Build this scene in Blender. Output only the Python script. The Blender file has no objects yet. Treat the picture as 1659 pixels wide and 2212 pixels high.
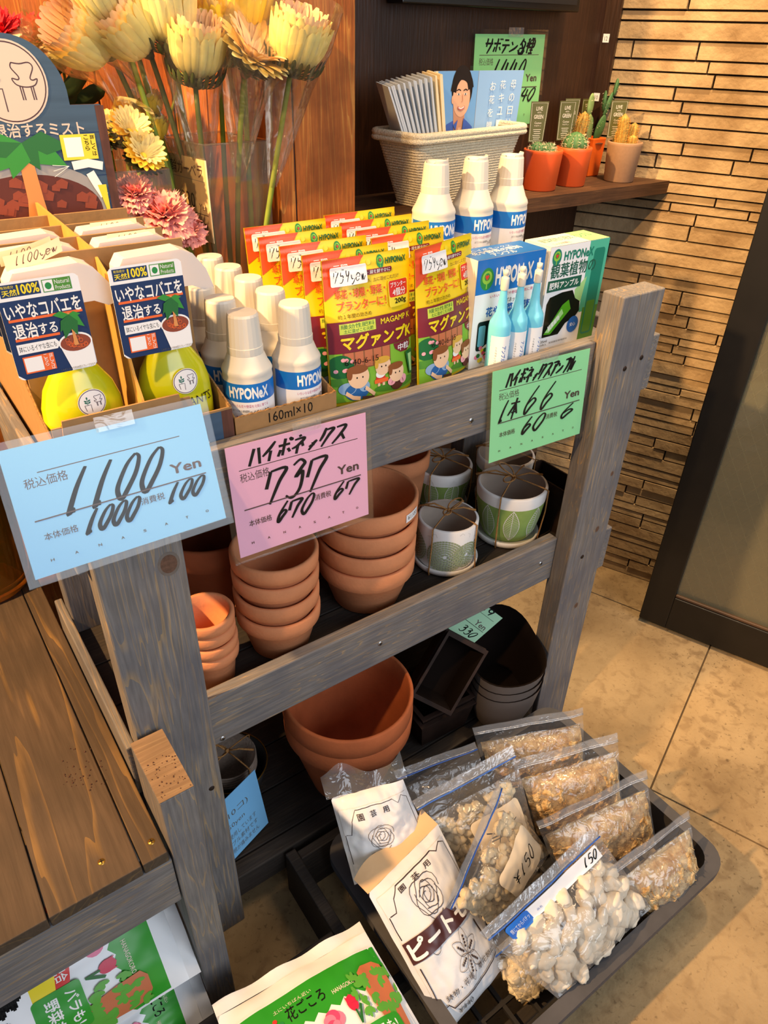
import bpy, bmesh, math, random
from mathutils import Vector, Matrix, noise
from mathutils.geometry import tessellate_polygon
R = random.Random(11)
S = bpy.context.scene
COL = S.collection
PI = math.pi
V = Vector
def rad(a): return math.radians(a)
# ------------------------------------------------------------ camera, light, exposure
cam = bpy.data.cameras.new('camera'); camo = bpy.data.objects.new('camera', cam); COL.objects.link(camo)
rt, dn, fw = V((0.815992, -0.577564, 0.024020)), V((-0.307250, -0.468535, -0.828295)), V((0.489648, 0.668502, -0.559777))
m = Matrix((( rt.x, -dn.x, -fw.x), (rt.y, -dn.y, -fw.y), (rt.z, -dn.z, -fw.z))).to_4x4()
m.translation = V((0, 0, 1.205)); camo.matrix_world = m
cam.sensor_width = 36; cam.lens = 36*1539.064/2212; cam.clip_start = .02
S.camera = camo
S.view_settings.view_transform = 'Standard'; S.view_settings.look = 'None'; S.view_settings.gamma = 1
S.view_settings.exposure = 0.0
S.cycles.transparent_max_bounces = 24; S.cycles.max_bounces = 8
W = bpy.data.worlds.new('world'); S.world = W; W.use_nodes = True
bg = W.node_tree.nodes['Background']; bg.inputs[0].default_value = (.86, .90, 1, 1); bg.inputs[1].default_value = .28
def lamp(name, kind, loc, target, energy, color, size=.1, spot=None, blend=.5, sizey=None):
    d = bpy.data.lights.new(name, kind); d.energy = energy; d.color = color
    if kind == 'AREA':
        d.size = size
        if sizey: d.shape = 'RECTANGLE'; d.size_y = sizey
    else: d.shadow_soft_size = size
    if spot: d.spot_size = rad(spot); d.spot_blend = blend
    o = bpy.data.objects.new(name, d); COL.objects.link(o); o.location = loc
    o.rotation_euler = (V(target)-V(loc)).to_track_quat('-Z', 'Y').to_euler()
    return o
WARM = (1, .60, .26)
lamp('spot_lamp', 'SPOT', (-1.0, .79, 1.95), (.8, .95, 1.0), 300, WARM, .03, 80, .4)
lamp('spot_lamp', 'SPOT', (-.75, .25, 2.15), (.75, .95, .95), 120, WARM, .03, 46, .5)
lamp('wall_lamp', 'SPOT', (1.02, .60, 2.45), (1.38, .78, .25), 170, (1, .68, .36), .05, 50, .8)
lamp('ceiling_lamp', 'AREA', (1.25, .25, 2.7), (1.2, .6, 0), 15, (1, .70, .42), .6)
lamp('shop_daylight', 'AREA', (1.0, -2.4, 2.0), (.6, .7, .5), 60, (.83, .91, 1), 2.4, sizey=2.0)
# ------------------------------------------------------------ materials
MATS = {}
def lin(h):
    h = h.lstrip('#'); c = [int(h[i:i+2], 16)/255 for i in (0, 2, 4)]
    return tuple((x/12.92 if x <= .04045 else ((x+.055)/1.055)**2.4) for x in c) + (1,)
def M(name, col='#888888', rough=.6, spec=.5, metal=0, var=0, vs=30, bump=0, bs=60, stretch=(1, 1, 1), trans=0, sss=0, col2=None, det=4, coat=0):
    if name in MATS: return MATS[name]
    mt = bpy.data.materials.new(name); mt.use_nodes = True; nt = mt.node_tree; N = nt.nodes; Lk = nt.links
    b = N['Principled BSDF']; c = lin(col)
    b.inputs['Base Color'].default_value = c; b.inputs['Roughness'].default_value = rough
    b.inputs['Specular IOR Level'].default_value = spec; b.inputs['Metallic'].default_value = metal
    b.inputs['Transmission Weight'].default_value = trans; b.inputs['Coat Weight'].default_value = coat
    if sss: b.inputs['Subsurface Weight'].default_value = sss; b.inputs['Subsurface Radius'].default_value = (.02, .015, .01); b.inputs['Subsurface Scale'].default_value = .3
    if var or bump or col2:
        tc = N.new('ShaderNodeTexCoord'); mp = N.new('ShaderNodeMapping'); Lk.new(tc.outputs['Object'], mp.inputs[0]); mp.inputs['Scale'].default_value = stretch
    if var or col2:
        nz = N.new('ShaderNodeTexNoise'); nz.inputs['Scale'].default_value = vs; nz.inputs['Detail'].default_value = det; Lk.new(mp.outputs[0], nz.inputs[0])
        rp = N.new('ShaderNodeValToRGB'); Lk.new(nz.outputs[0], rp.inputs[0])
        if col2: c2 = lin(col2); a, z = c, c2
        else: a = tuple(x*(1-var) for x in c[:3])+(1,); z = tuple(min(1, x*(1+var)) for x in c[:3])+(1,)
        rp.color_ramp.elements[0].position = .32; rp.color_ramp.elements[1].position = .68
        rp.color_ramp.elements[0].color = a; rp.color_ramp.elements[1].color = z
        Lk.new(rp.outputs[0], b.inputs['Base Color'])
    if bump:
        n2 = N.new('ShaderNodeTexNoise'); n2.inputs['Scale'].default_value = bs; n2.inputs['Detail'].default_value = 5; Lk.new(mp.outputs[0], n2.inputs[0])
        bp = N.new('ShaderNodeBump'); bp.inputs['Strength'].default_value = min(1, bump); bp.inputs['Distance'].default_value = .004; Lk.new(n2.outputs[0], bp.inputs['Height']); Lk.new(bp.outputs[0], b.inputs['Normal'])
    MATS[name] = mt; return mt
def wood(name, cols, axis, sc=1.0, line=.5, rough=.65, knots=0):
    """grain runs along axis; cols dark, mid, light"""
    mt = bpy.data.materials.new(name); mt.use_nodes = True; nt = mt.node_tree; N = nt.nodes; Lk = nt.links; b = N['Principled BSDF']
    tc = N.new('ShaderNodeTexCoord'); oi = N.new('ShaderNodeObjectInfo'); ad = N.new('ShaderNodeVectorMath'); ad.operation = 'MULTIPLY_ADD'
    cb = N.new('ShaderNodeCombineXYZ')
    for i in range(3): Lk.new(oi.outputs['Random'], cb.inputs[i])
    Lk.new(cb.outputs[0], ad.inputs[0]); ad.inputs[1].default_value = (7, 5, 9); Lk.new(tc.outputs['Object'], ad.inputs[2])
    mp = N.new('ShaderNodeMapping'); Lk.new(ad.outputs[0], mp.inputs[0]); s = [1, 1, 1]; s[axis] = .07; mp.inputs['Scale'].default_value = s
    n1 = N.new('ShaderNodeTexNoise'); n1.inputs['Scale'].default_value = 16*sc; n1.inputs['Detail'].default_value = 3; n1.inputs['Distortion'].default_value = .8; Lk.new(mp.outputs[0], n1.inputs[0])
    # ring bands from a low noise
    mu = N.new('ShaderNodeMath'); mu.operation = 'MULTIPLY'; mu.inputs[1].default_value = 26*line; Lk.new(n1.outputs[0], mu.inputs[0])
    fr = N.new('ShaderNodeMath'); fr.operation = 'FRACT'; Lk.new(mu.outputs[0], fr.inputs[0])
    n2 = N.new('ShaderNodeTexNoise'); n2.inputs['Scale'].default_value = 240*sc; n2.inputs['Detail'].default_value = 4; Lk.new(mp.outputs[0], n2.inputs[0])
    n3 = N.new('ShaderNodeTexNoise'); n3.inputs['Scale'].default_value = 9*sc; n3.inputs['Detail'].default_value = 5; Lk.new(ad.outputs[0], n3.inputs[0])
    r1 = N.new('ShaderNodeValToRGB'); e = r1.color_ramp.elements; e[0].position = 0; e[0].color = lin(cols[2]); e[1].position = .22; e[1].color = lin(cols[1]); q = e.new(1); q.color = lin(cols[1]); Lk.new(fr.outputs[0], r1.inputs[0])
    r2 = N.new('ShaderNodeValToRGB'); e = r2.color_ramp.elements; e[0].position = .35; e[1].position = .65; e[0].color = (.55, .55, .55, 1); e[1].color = (1.15, 1.15, 1.15, 1); Lk.new(n2.outputs[0], r2.inputs[0])
    mx = N.new('ShaderNodeMix'); mx.data_type = 'RGBA'; mx.blend_type = 'MULTIPLY'; mx.inputs[0].default_value = .55; Lk.new(r1.outputs[0], mx.inputs[6]); Lk.new(r2.outputs[0], mx.inputs[7])
    r3 = N.new('ShaderNodeValToRGB'); e = r3.color_ramp.elements; e[0].position = .4; e[1].position = .62; e[0].color = (0, 0, 0, 1); e[1].color = (1, 1, 1, 1); Lk.new(n3.outputs[0], r3.inputs[0])
    m2 = N.new('ShaderNodeMix'); m2.data_type = 'RGBA'; m2.inputs[7].default_value = lin(cols[0]); Lk.new(mx.outputs[2], m2.inputs[6])
    ml = N.new('ShaderNodeMath'); ml.operation = 'MULTIPLY'; ml.inputs[1].default_value = .6; Lk.new(r3.outputs[0], ml.inputs[0]); Lk.new(ml.outputs[0], m2.inputs[0])
    Lk.new(m2.outputs[2], b.inputs['Base Color']); b.inputs['Roughness'].default_value = rough; b.inputs['Specular IOR Level'].default_value = .3
    bp = N.new('ShaderNodeBump'); bp.inputs['Strength'].default_value = .35; bp.inputs['Distance'].default_value = .002; Lk.new(n2.outputs[0], bp.inputs['Height']); Lk.new(bp.outputs[0], b.inputs['Normal'])
    MATS[name] = mt; return mt
def film(name, tint='#ffffff', haze=.05, gloss=.10, rough=.12, bump=.4, bs=35, hcol='#ffffff', fr=.55):
    mt = bpy.data.materials.new(name); mt.use_nodes = True; nt = mt.node_tree; N = nt.nodes; Lk = nt.links
    N.remove(N['Principled BSDF']); out = N['Material Output']
    t = N.new('ShaderNodeBsdfTransparent'); t.inputs[0].default_value = lin(tint)
    g = N.new('ShaderNodeBsdfGlossy'); g.inputs['Roughness'].default_value = rough
    d = N.new('ShaderNodeBsdfDiffuse'); d.inputs[0].default_value = lin(hcol)
    m1 = N.new('ShaderNodeMixShader'); m1.inputs[0].default_value = haze; Lk.new(t.outputs[0], m1.inputs[1]); Lk.new(d.outputs[0], m1.inputs[2])
    fz = N.new('ShaderNodeLayerWeight'); fz.inputs[0].default_value = .35
    mm = N.new('ShaderNodeMath'); mm.operation = 'MULTIPLY_ADD'; mm.inputs[1].default_value = fr; mm.inputs[2].default_value = gloss*.4; Lk.new(fz.outputs['Fresnel'], mm.inputs[0])
    m2 = N.new('ShaderNodeMixShader'); Lk.new(mm.outputs[0], m2.inputs[0]); Lk.new(m1.outputs[0], m2.inputs[1]); Lk.new(g.outputs[0], m2.inputs[2])
    if bump:
        tc = N.new('ShaderNodeTexCoord'); nz = N.new('ShaderNodeTexNoise'); nz.inputs['Scale'].default_value = bs; nz.inputs['Detail'].default_value = 2; nz.inputs['Distortion'].default_value = 1.5; Lk.new(tc.outputs['Object'], nz.inputs[0])
        bp = N.new('ShaderNodeBump'); bp.inputs['Strength'].default_value = bump; bp.inputs['Distance'].default_value = .01; Lk.new(nz.outputs[0], bp.inputs['Height']); Lk.new(bp.outputs[0], g.inputs['Normal']); Lk.new(bp.outputs[0], fz.inputs['Normal'])
    Lk.new(m2.outputs[0], out.inputs[0]); MATS[name] = mt; return mt
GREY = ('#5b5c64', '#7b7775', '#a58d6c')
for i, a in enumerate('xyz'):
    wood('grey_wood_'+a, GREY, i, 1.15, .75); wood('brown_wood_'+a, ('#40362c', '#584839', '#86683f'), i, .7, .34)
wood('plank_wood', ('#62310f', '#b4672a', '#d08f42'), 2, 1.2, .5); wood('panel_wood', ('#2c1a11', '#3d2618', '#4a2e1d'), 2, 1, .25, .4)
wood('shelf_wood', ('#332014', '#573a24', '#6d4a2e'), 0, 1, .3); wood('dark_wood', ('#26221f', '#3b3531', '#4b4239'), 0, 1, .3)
wood('end_wood', ('#6b553f', '#8c7156', '#a58a68'), 0, .8, .8)
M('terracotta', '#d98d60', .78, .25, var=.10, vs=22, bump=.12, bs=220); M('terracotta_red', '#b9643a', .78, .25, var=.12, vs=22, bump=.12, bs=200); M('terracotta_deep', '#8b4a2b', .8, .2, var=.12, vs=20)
M('kraft', '#9c7a52', .85, .15, var=.05, vs=90, bump=.08, bs=120); M('kraft_edge', '#8a6740', .9, .1, var=.4, vs=400); M('kraft_yellow', '#bb8f48', .8, .15, var=.04, vs=90)
M('white_plastic', '#d8d3c8', .42, .45, sss=.05); M('white', '#f2f2f0', .55); M('offwhite', '#e6d8c0', .7); M('black', '#0c0b0b', .5); M('ink', '#0c0c0c', .7, .2); M('dark', '#221f1e', .7)
M('blue_label', '#1673c9', .35); M('blue_print', '#1c63b8', .45); M('label_white', '#f3f3f5', .35); M('magenta', '#c2185f', .4); M('logo_green', '#1f8a3c', .45); M('logo_lime', '#8cc63f', .45); M('logo_red', '#d8342c', .45); M('pinkred', '#d8506a', .45)
M('yellow', '#f0cf14', .28, .5); M('orange_red', '#e1552b', .3); M('maroon', '#7a2230', .3); M('lime', '#c7d94a', .32); M('ylw_text', '#f4dc1e', .35); M('red', '#d52b23', .35); M('dgreen', '#12662f', .4); M('grass', '#7fb934', .35); M('grass2', '#4d8f2e', .35); M('fence', '#8b5a33', .4); M('skin', '#f0c9a4', .4); M('hair', '#8a4f22', .4); M('blond', '#d9a93a', .4); M('denim', '#2663a8', .4); M('plaid', '#8db0d6', .4); M('pink', '#f0a9b5', .4); M('soil', '#4e2f1f', .8)
M('navy', '#17305f', .35); M('board_cream', '#cdc2b6', .6); M('board_navy', '#3f5872', .6, .3, var=.10, vs=40, stretch=(.2, 1, 4)); M('board_brown', '#5b3a30', .6, .3, var=.2, vs=60, stretch=(3, 1, .3)); M('cream', '#e9dfcb', .6); M('line_brown', '#4a3038', .6); M('teal', '#1d6b58', .5); M('leaf', '#2f8f2f', .45); M('leaf2', '#1d6a2a', .45); M('bark', '#d8914f', .5); M('chip', '#8c3f25', .55); M('chip_dark', '#5a2417', .55); M('orange', '#ee6a2c', .4); M('tag_yellow', '#ecd832', .4); M('grey', '#9a9a9c', .5)
M('spray_yellow', '#c6c614', .16, .5, sss=.15, coat=.5); M('spray_white', '#e0d4cd', .35, .5, sss=.2)
M('sign_blue', '#79b9ea', .35, .4); M('sign_pink', '#f0b6d0', .35, .4); M('sign_green', '#98e6a8', .35, .4); M('card_green', '#8fd68a', .4); M('sign_brown', '#4d3a35', .5); M('sign_grey', '#5a5a5a', .5)
M('ampule_blue', '#74cdea', .18, .5, sss=.3); M('teal_box', '#4fb89a', .35); M('teal_dark', '#14806a', .35); M('pale_green', '#a6d98f', .35); M('kanyo', '#185c49', .4); M('window_dark', '#0d1710', .15); M('amp_green', '#4fa321', .2); M('box_side', '#e9e6e0', .5)
M('orange_pot', '#dc5a28', .42, .4); M('orange_pot_bright', '#f26a1c', .42); M('tan_pot', '#9d7c60', .7, .2, var=.05, vs=200); M('pot_brown', '#5c3a28', .6)
M('cactus', '#3f6a3a', .6, var=.25, vs=60); M('cactus_pale', '#7f9a5a', .6, var=.2, vs=50); M('cactus_gold', '#a98a3c', .7, var=.3, vs=120); M('spine', '#e6d9b0', .6); M('spine_gold', '#c98a35', .6); M('pick', '#5a5a2c', .5)
M('rope', '#e6dabd', .9, .1, var=.10, vs=300, bump=.8, bs=500); M('twine', '#a87a4a', .95, .1, var=.25, vs=500, bump=.5, bs=600)
M('ceramic_white', '#ece9e6', .6, .3, var=.03, vs=30); M('sage', '#8ea95a', .6, .3, var=.08, vs=60); M('sage_pale', '#9aa37c', .65); M('ceramic_in', '#b7a89b', .8, .2, var=.08, vs=20); M('crackle', '#b9b6b2', .7)
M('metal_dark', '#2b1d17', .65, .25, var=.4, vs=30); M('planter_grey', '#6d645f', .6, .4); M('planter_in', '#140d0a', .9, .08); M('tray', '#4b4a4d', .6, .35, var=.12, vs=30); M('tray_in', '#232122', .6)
M('screen', '#060606', .35); M('door_black', '#141211', .45, .4, var=.2, vs=20); M('bronze', '#4b3626', .5); M('wire', '#cfcac0', .4, metal=.6)
M('peat_white', '#dcdcde', .38, .4, bump=.25, bs=50); M('peat_brown', '#4a2523', .35); M('peat_tan', '#d8b58a', .4, .4, bump=.25, bs=50); M('peat_line', '#3a2a2a', .5)
M('soil_green', '#2f9a2a', .3); M('soil_white', '#eef0f4', .28, .5); M('pot_pic', '#c4714a', .4); M('rose_pink', '#ea7fa0', .4); M('rose_dark', '#cf4a78', .4); M('tulip', '#d0244a', .4); M('potato', '#c77f3e', .5); M('vine', '#5aa83a', .4); M('autumn', '#b5561d', .4)
M('moss', '#a87d48', .95, .1, col2='#ead0a0', vs=90, bump=1, bs=240, det=6); M('stone_white', '#e9dcc6', .5, .35, var=.08, vs=30); M('shell', '#e3d3b0', .6, .3, var=.08, vs=40); M('zip_blue', '#2f62c0', .3); M('zip_band', '#1f6fd0', .3)
M('petal_cream', '#f6de92', .6, .2, sss=.45, var=.08, vs=40); M('petal_inner', '#f8cfa0', .6, .2, sss=.45, var=.06, vs=40); M('petal_green', '#eadf95', .6, .2, sss=.4, var=.10, vs=40); M('petal_yellow', '#f3cf48', .6, .2, sss=.2, var=.06, vs=40); M('calyx', '#39431c', .8, var=.2, vs=90); M('stem', '#7d8f34', .6, .3, var=.15, vs=40); M('stem_dark', '#5c6a2a', .6, var=.15, vs=40); M('carn_pink', '#f7a49a', .7, .2, var=.14, vs=90); M('carn_red', '#d92a35', .7, .2, var=.1, vs=90); M('carn_edge', '#f0c89a', .7); M('bud', '#b98a5e', .7, var=.2, vs=80)
M('paper_cream', '#f0ddb4', .7, .2); M('print_brown', '#5a2a1c', .6); M('leaf_blue', '#6fa5dc', .4); M('leaf_blue2', '#8fb9e6', .4); M('leaf_edge', '#c6cdd4', .6); M('face', '#e3ae8c', .5); M('face_d', '#c98f70', .5); M('hair_black', '#191212', .4); M('shirt', '#3a5fb5', .5); M('lips', '#c66a62', .5); M('steel', '#b9b9bb', .35, metal=1); M('amber', '#d9a031', .08, .5, trans=.85); M('leaf_dark', '#2c3d16', .6, var=.3, vs=40); M('bench', '#4a3524', .7, var=.2, vs=30); M('gold', '#b08a3c', .35, metal=.9); M('fiber', '#8d7b6d', .9, var=.15, vs=200, bump=.4, bs=300)
film('film', haze=.075, gloss=.16, bump=.5, bs=40); film('sleeve', haze=.02, gloss=.08, bump=.35, bs=18, tint='#fffdf6'); film('laminate', haze=.004, gloss=.06, rough=.05, bump=0, fr=.16); film('acrylic', tint='#f4f0e4', haze=.04, gloss=.12, rough=.05, bump=0); film('tape', haze=.06, gloss=.12, rough=.15, fr=.25); film('wire_glass', tint='#d2cfb8', haze=.42, gloss=.1, rough=.12, bump=.15, bs=8, hcol='#8f8c78'); film('ziptop', tint='#eef2fa', haze=.18, gloss=.3, rough=.15, bump=.3, bs=60)  # wire_glass: reflected daylight and lit stone are painted in as grey haze
# ------------------------------------------------------------ mesh builder
class MB:
    def __init__(s): s.v = []; s.f = []; s.m = []; s.sm = []; s.names = []
    def mi(s, n):
        if n not in s.names: s.names.append(n)
        return s.names.index(n)
    def add(s, vs, fs, mat, smooth=False, mx=None):
        o = len(s.v); k = s.mi(mat)
        s.v += [tuple(mx @ V(p)) if mx else tuple(p) for p in vs]
        for f in fs: s.f.append([o+i for i in f]); s.m.append(k); s.sm.append(smooth)
        return s
    def box(s, x0, x1, y0, y1, z0, z1, mat, mx=None):
        vs = [(x, y, z) for z in (z0, z1) for y in (y0, y1) for x in (x0, x1)]
        return s.add(vs, [(0, 2, 3, 1), (4, 5, 7, 6), (0, 1, 5, 4), (2, 6, 7, 3), (0, 4, 6, 2), (1, 3, 7, 5)], mat, False, mx)
    def lathe(s, prof, mat, n=40, mx=None, sx=1, sy=1, smooth=True):
        vs = []; k = len(prof)
        for i in range(n):
            a = 2*PI*i/n; c, q = math.cos(a), math.sin(a)
            for r, z in prof: vs.append((r*c*sx, r*q*sy, z))
        fs = []
        for i in range(n):
            j = (i+1) % n
            for t in range(k-1):
                fs.append((i*k+t, j*k+t, j*k+t+1, i*k+t+1))
        return s.add(vs, fs, mat, smooth, mx)
    def tube(s, pts, r, mat, n=8, closed=False, caps=True, mx=None):
        pts = [V(p) for p in pts]; N = len(pts); rr = r if isinstance(r, (list, tuple)) else [r]*N
        vs = []; up = V((.31, .17, .93)).normalized()
        for i in range(N):
            t = (pts[(i+1) % N]-pts[i-1]) if closed else (pts[min(i+1, N-1)]-pts[max(i-1, 0)])
            if t.length < 1e-9: t = V((0, 0, 1))
            t.normalize(); a = t.cross(up)
            if a.length < .1: a = t.cross(V((1, 0, 0)))
            a.normalize(); b = t.cross(a)
            for j in range(n):
                g = 2*PI*j/n; vs.append(pts[i]+(a*math.cos(g)+b*math.sin(g))*rr[i])
        fs = []
        for i in range(N if closed else N-1):
            k = (i+1) % N
            for j in range(n):
                l = (j+1) % n; fs.append((i*n+j, i*n+l, k*n+l, k*n+j))
        if caps and not closed: fs += [tuple(range(n)), tuple((N-1)*n+j for j in reversed(range(n)))]
        return s.add(vs, fs, mat, True, mx)
    def grid(s, fn, nu, nv, mat, smooth=True, mx=None, closeu=False):
        vs = [fn(i/nu, j/nv) for i in range(nu+(0 if closeu else 1)) for j in range(nv+1)]; k = nv+1; fs = []
        for i in range(nu):
            a = i; b = (i+1) % nu if closeu else i+1
            for j in range(nv): fs.append((a*k+j, b*k+j, b*k+j+1, a*k+j+1))
        return s.add(vs, fs, mat, smooth, mx)
    def prism(s, pts, y0, y1, mat, mx=None, side=None):
        """outline in x,z extruded along y"""
        n = len(pts); vs = [(p[0], y0, p[1]) for p in pts]+[(p[0], y1, p[1]) for p in pts]
        tri = tessellate_polygon([[V((p[0], p[1], 0)) for p in pts]])
        s.add(vs, [tuple(t) for t in tri]+[tuple(i+n for i in t) for t in tri], mat, False, mx)
        return s.add(vs, [(i, (i+1) % n, (i+1) % n+n, i+n) for i in range(n)], side or mat, False, mx)
    def ball(s, c, r, mat, n=12, k=8, sc=(1, 1, 1), mx=None, jit=0, seed=0):
        def fn(u, v):
            a = 2*PI*u; b = PI*v; d = V((math.cos(a)*math.sin(b), math.sin(a)*math.sin(b), math.cos(b)))
            q = 1+(jit*noise.noise(d*1.6+V((seed, seed*.7, 3))) if jit else 0)
            return V(c)+V((d.x*sc[0], d.y*sc[1], d.z*sc[2]))*r*q
        return s.grid(fn, n, k, mat, True, mx, True)
    def build(s, name, parent=None, loc=None, bevel=0, local=False, recalc=True):
        base = V((0, 0, 0))
        if not local:
            if parent is not None: base = WP[parent.name]
            elif loc is not None: base = V(loc)
        me = bpy.data.meshes.new(name); me.from_pydata([tuple(V(p)-base) for p in s.v], [], s.f); me.update()
        for n in s.names: me.materials.append(MATS[n])
        me.polygons.foreach_set('material_index', s.m); me.polygons.foreach_set('use_smooth', s.sm)
        if recalc and len(s.f) < 60000:
            bm = bmesh.new(); bm.from_mesh(me); bmesh.ops.recalc_face_normals(bm, faces=bm.faces) if recalc != 'no' else None; bm.to_mesh(me); bm.free()
        o = bpy.data.objects.new(name, me); COL.objects.link(o)
        if parent is not None: o.parent = parent
        if loc is not None: o.location = loc
        WP[o.name] = (WP[parent.name] if parent is not None else V((0, 0, 0)))+(V(loc) if loc is not None else V((0, 0, 0)))
        if parent is not None and loc is None: WP[o.name] = WP[parent.name]
        if bevel:
            md = o.modifiers.new('bevel', 'BEVEL'); md.width = bevel; md.segments = 2; md.limit_method = 'ANGLE'
        return o
WP = {}
def tag(o, label, cat, group=None):
    o['label'] = label; o['category'] = cat
    if group: o['group'] = group
    return o
def thing(name, label, cat, loc=(0, 0, 0), rz=0, rot=None, group=None):
    o = bpy.data.objects.new(name, None); COL.objects.link(o); o.location = loc; o.empty_display_size = .02
    o.rotation_euler = rot if rot else (0, 0, rz); WP[o.name] = V(loc); return tag(o, label, cat, group)
def struct(o): o['kind'] = 'structure'; return o
def dup(root, loc, label, rz=0, rot=None, group=None, scale=None):
    r = root.copy(); COL.objects.link(r); r.location = loc; r.rotation_euler = rot if rot else (0, 0, rz); r['label'] = label
    if group: r['group'] = group
    if scale: r.scale = scale
    for ch in list(root.children):
        c = ch.copy(); COL.objects.link(c); c.parent = r
        for g in list(ch.children):
            d = g.copy(); COL.objects.link(d); d.parent = c
    WP[r.name] = V(loc); return r
def Loc(x, y, z): return Matrix.Translation((x, y, z))
def Rot(a, ax='Z'): return Matrix.Rotation(a, 4, ax)
def frame(o, ex, ey, ez): return Matrix(((ex[0], ey[0], ez[0], o[0]), (ex[1], ey[1], ez[1], o[1]), (ex[2], ey[2], ez[2], o[2]), (0, 0, 0, 1)))
# ------------------------------------------------------------ printing: 2-D artwork laid on a surface
TX = {}
def textmesh(s, bold):
    k = (s, bold)
    if k in TX: return TX[k]
    c = bpy.data.curves.new('t', 'FONT'); c.body = s; c.resolution_u = 2; c.offset = bold
    o = bpy.data.objects.new('t', c); COL.objects.link(o); dg = bpy.context.evaluated_depsgraph_get(); dg.update()
    me = bpy.data.meshes.new_from_object(o.evaluated_get(dg))
    vs = [(p.co.x, p.co.y) for p in me.vertices]; fs = [tuple(p.vertices) for p in me.polygons]
    bpy.data.objects.remove(o); bpy.data.curves.remove(c); bpy.data.meshes.remove(me)
    if vs:
        x0 = min(p[0] for p in vs); x1 = max(p[0] for p in vs); y0 = min(p[1] for p in vs); y1 = max(p[1] for p in vs)
        vs = [((p[0]-x0)/max(1e-6, x1-x0), (p[1]-y0)/max(1e-6, y1-y0)) for p in vs]; asp = (x1-x0)/max(1e-6, y1-y0)
    else: asp = 1
    TX[k] = (vs, fs, asp); return TX[k]
HW = {'0': '69 37 13 21 40 62 85 88 69', '1': '69 45 30 41 50', '2': '17 39 77 54 10 80', '3': '18 49 78 67 45 76 82 50 11', '4': '49 14 94;78 50', '5': '39 25 65 83 60 20;39 89', '6': '69 35 22 30 52 74 55 23', '7': '04 08;08 88 65 40', '9': '77 68 49 28 26 44 65 77;79 76 60',
 'y': '09 25 55;95 40 20', 'e': '15 75 68 29 05 20 72', 'w': '07 20 37 50 96', 'Y': '09 45;99 45 30;15 75;13 73', 'ハ': '38 20;68 90', 'イ': '79 46 03;55 50', 'ポ': '06 86;49 41;24 11;74 92;79 98 88 79', 'ボ': '06 86;49 41;24 11;74 92;79 78;99 98', 'ネ': '58 49;17 87 44 03;44 40;66 83', 'ッ': '24 33;46 53;77 55 20', 'ク': '39 26 03;38 98 65 20', 'ス': '18 88 54 00;55 91', 'ア': '18 98 65;57 54 20', 'ン': '17 35;95 63 01', 'プ': '18 88 74 30;89 98 87 78 89', 'ル': '28 24 00;59 51 74 96', '本': '07 97;59 50;57 24 02;57 74 92;33 73', 'サ': '06 96;29 24;79 75 40', 'テ': '28 78;05 95;55 43 20', '各': '59 25;38 86 50 02;37 63 91;23 73 70 20 23', '種': '39 18;06 56;29 20;26 04;26 43;59 99;46 96;48 98 94 44 48;79 70;52 92;40 90', '-': '25 85'}
def smooth(p, n=6):
    if len(p) < 3: return p
    o = []; q = [p[0]]+p+[p[-1]]
    for i in range(1, len(q)-2):
        a, b, c, d = q[i-1:i+3]
        for t in range(n):
            t /= n
            o.append(tuple(.5*(2*b[k]+(c[k]-a[k])*t+(2*a[k]-5*b[k]+4*c[k]-d[k])*t*t+(3*b[k]-a[k]-3*c[k]+d[k])*t**3) for k in (0, 1)))
    return o+[p[-1]]
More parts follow.
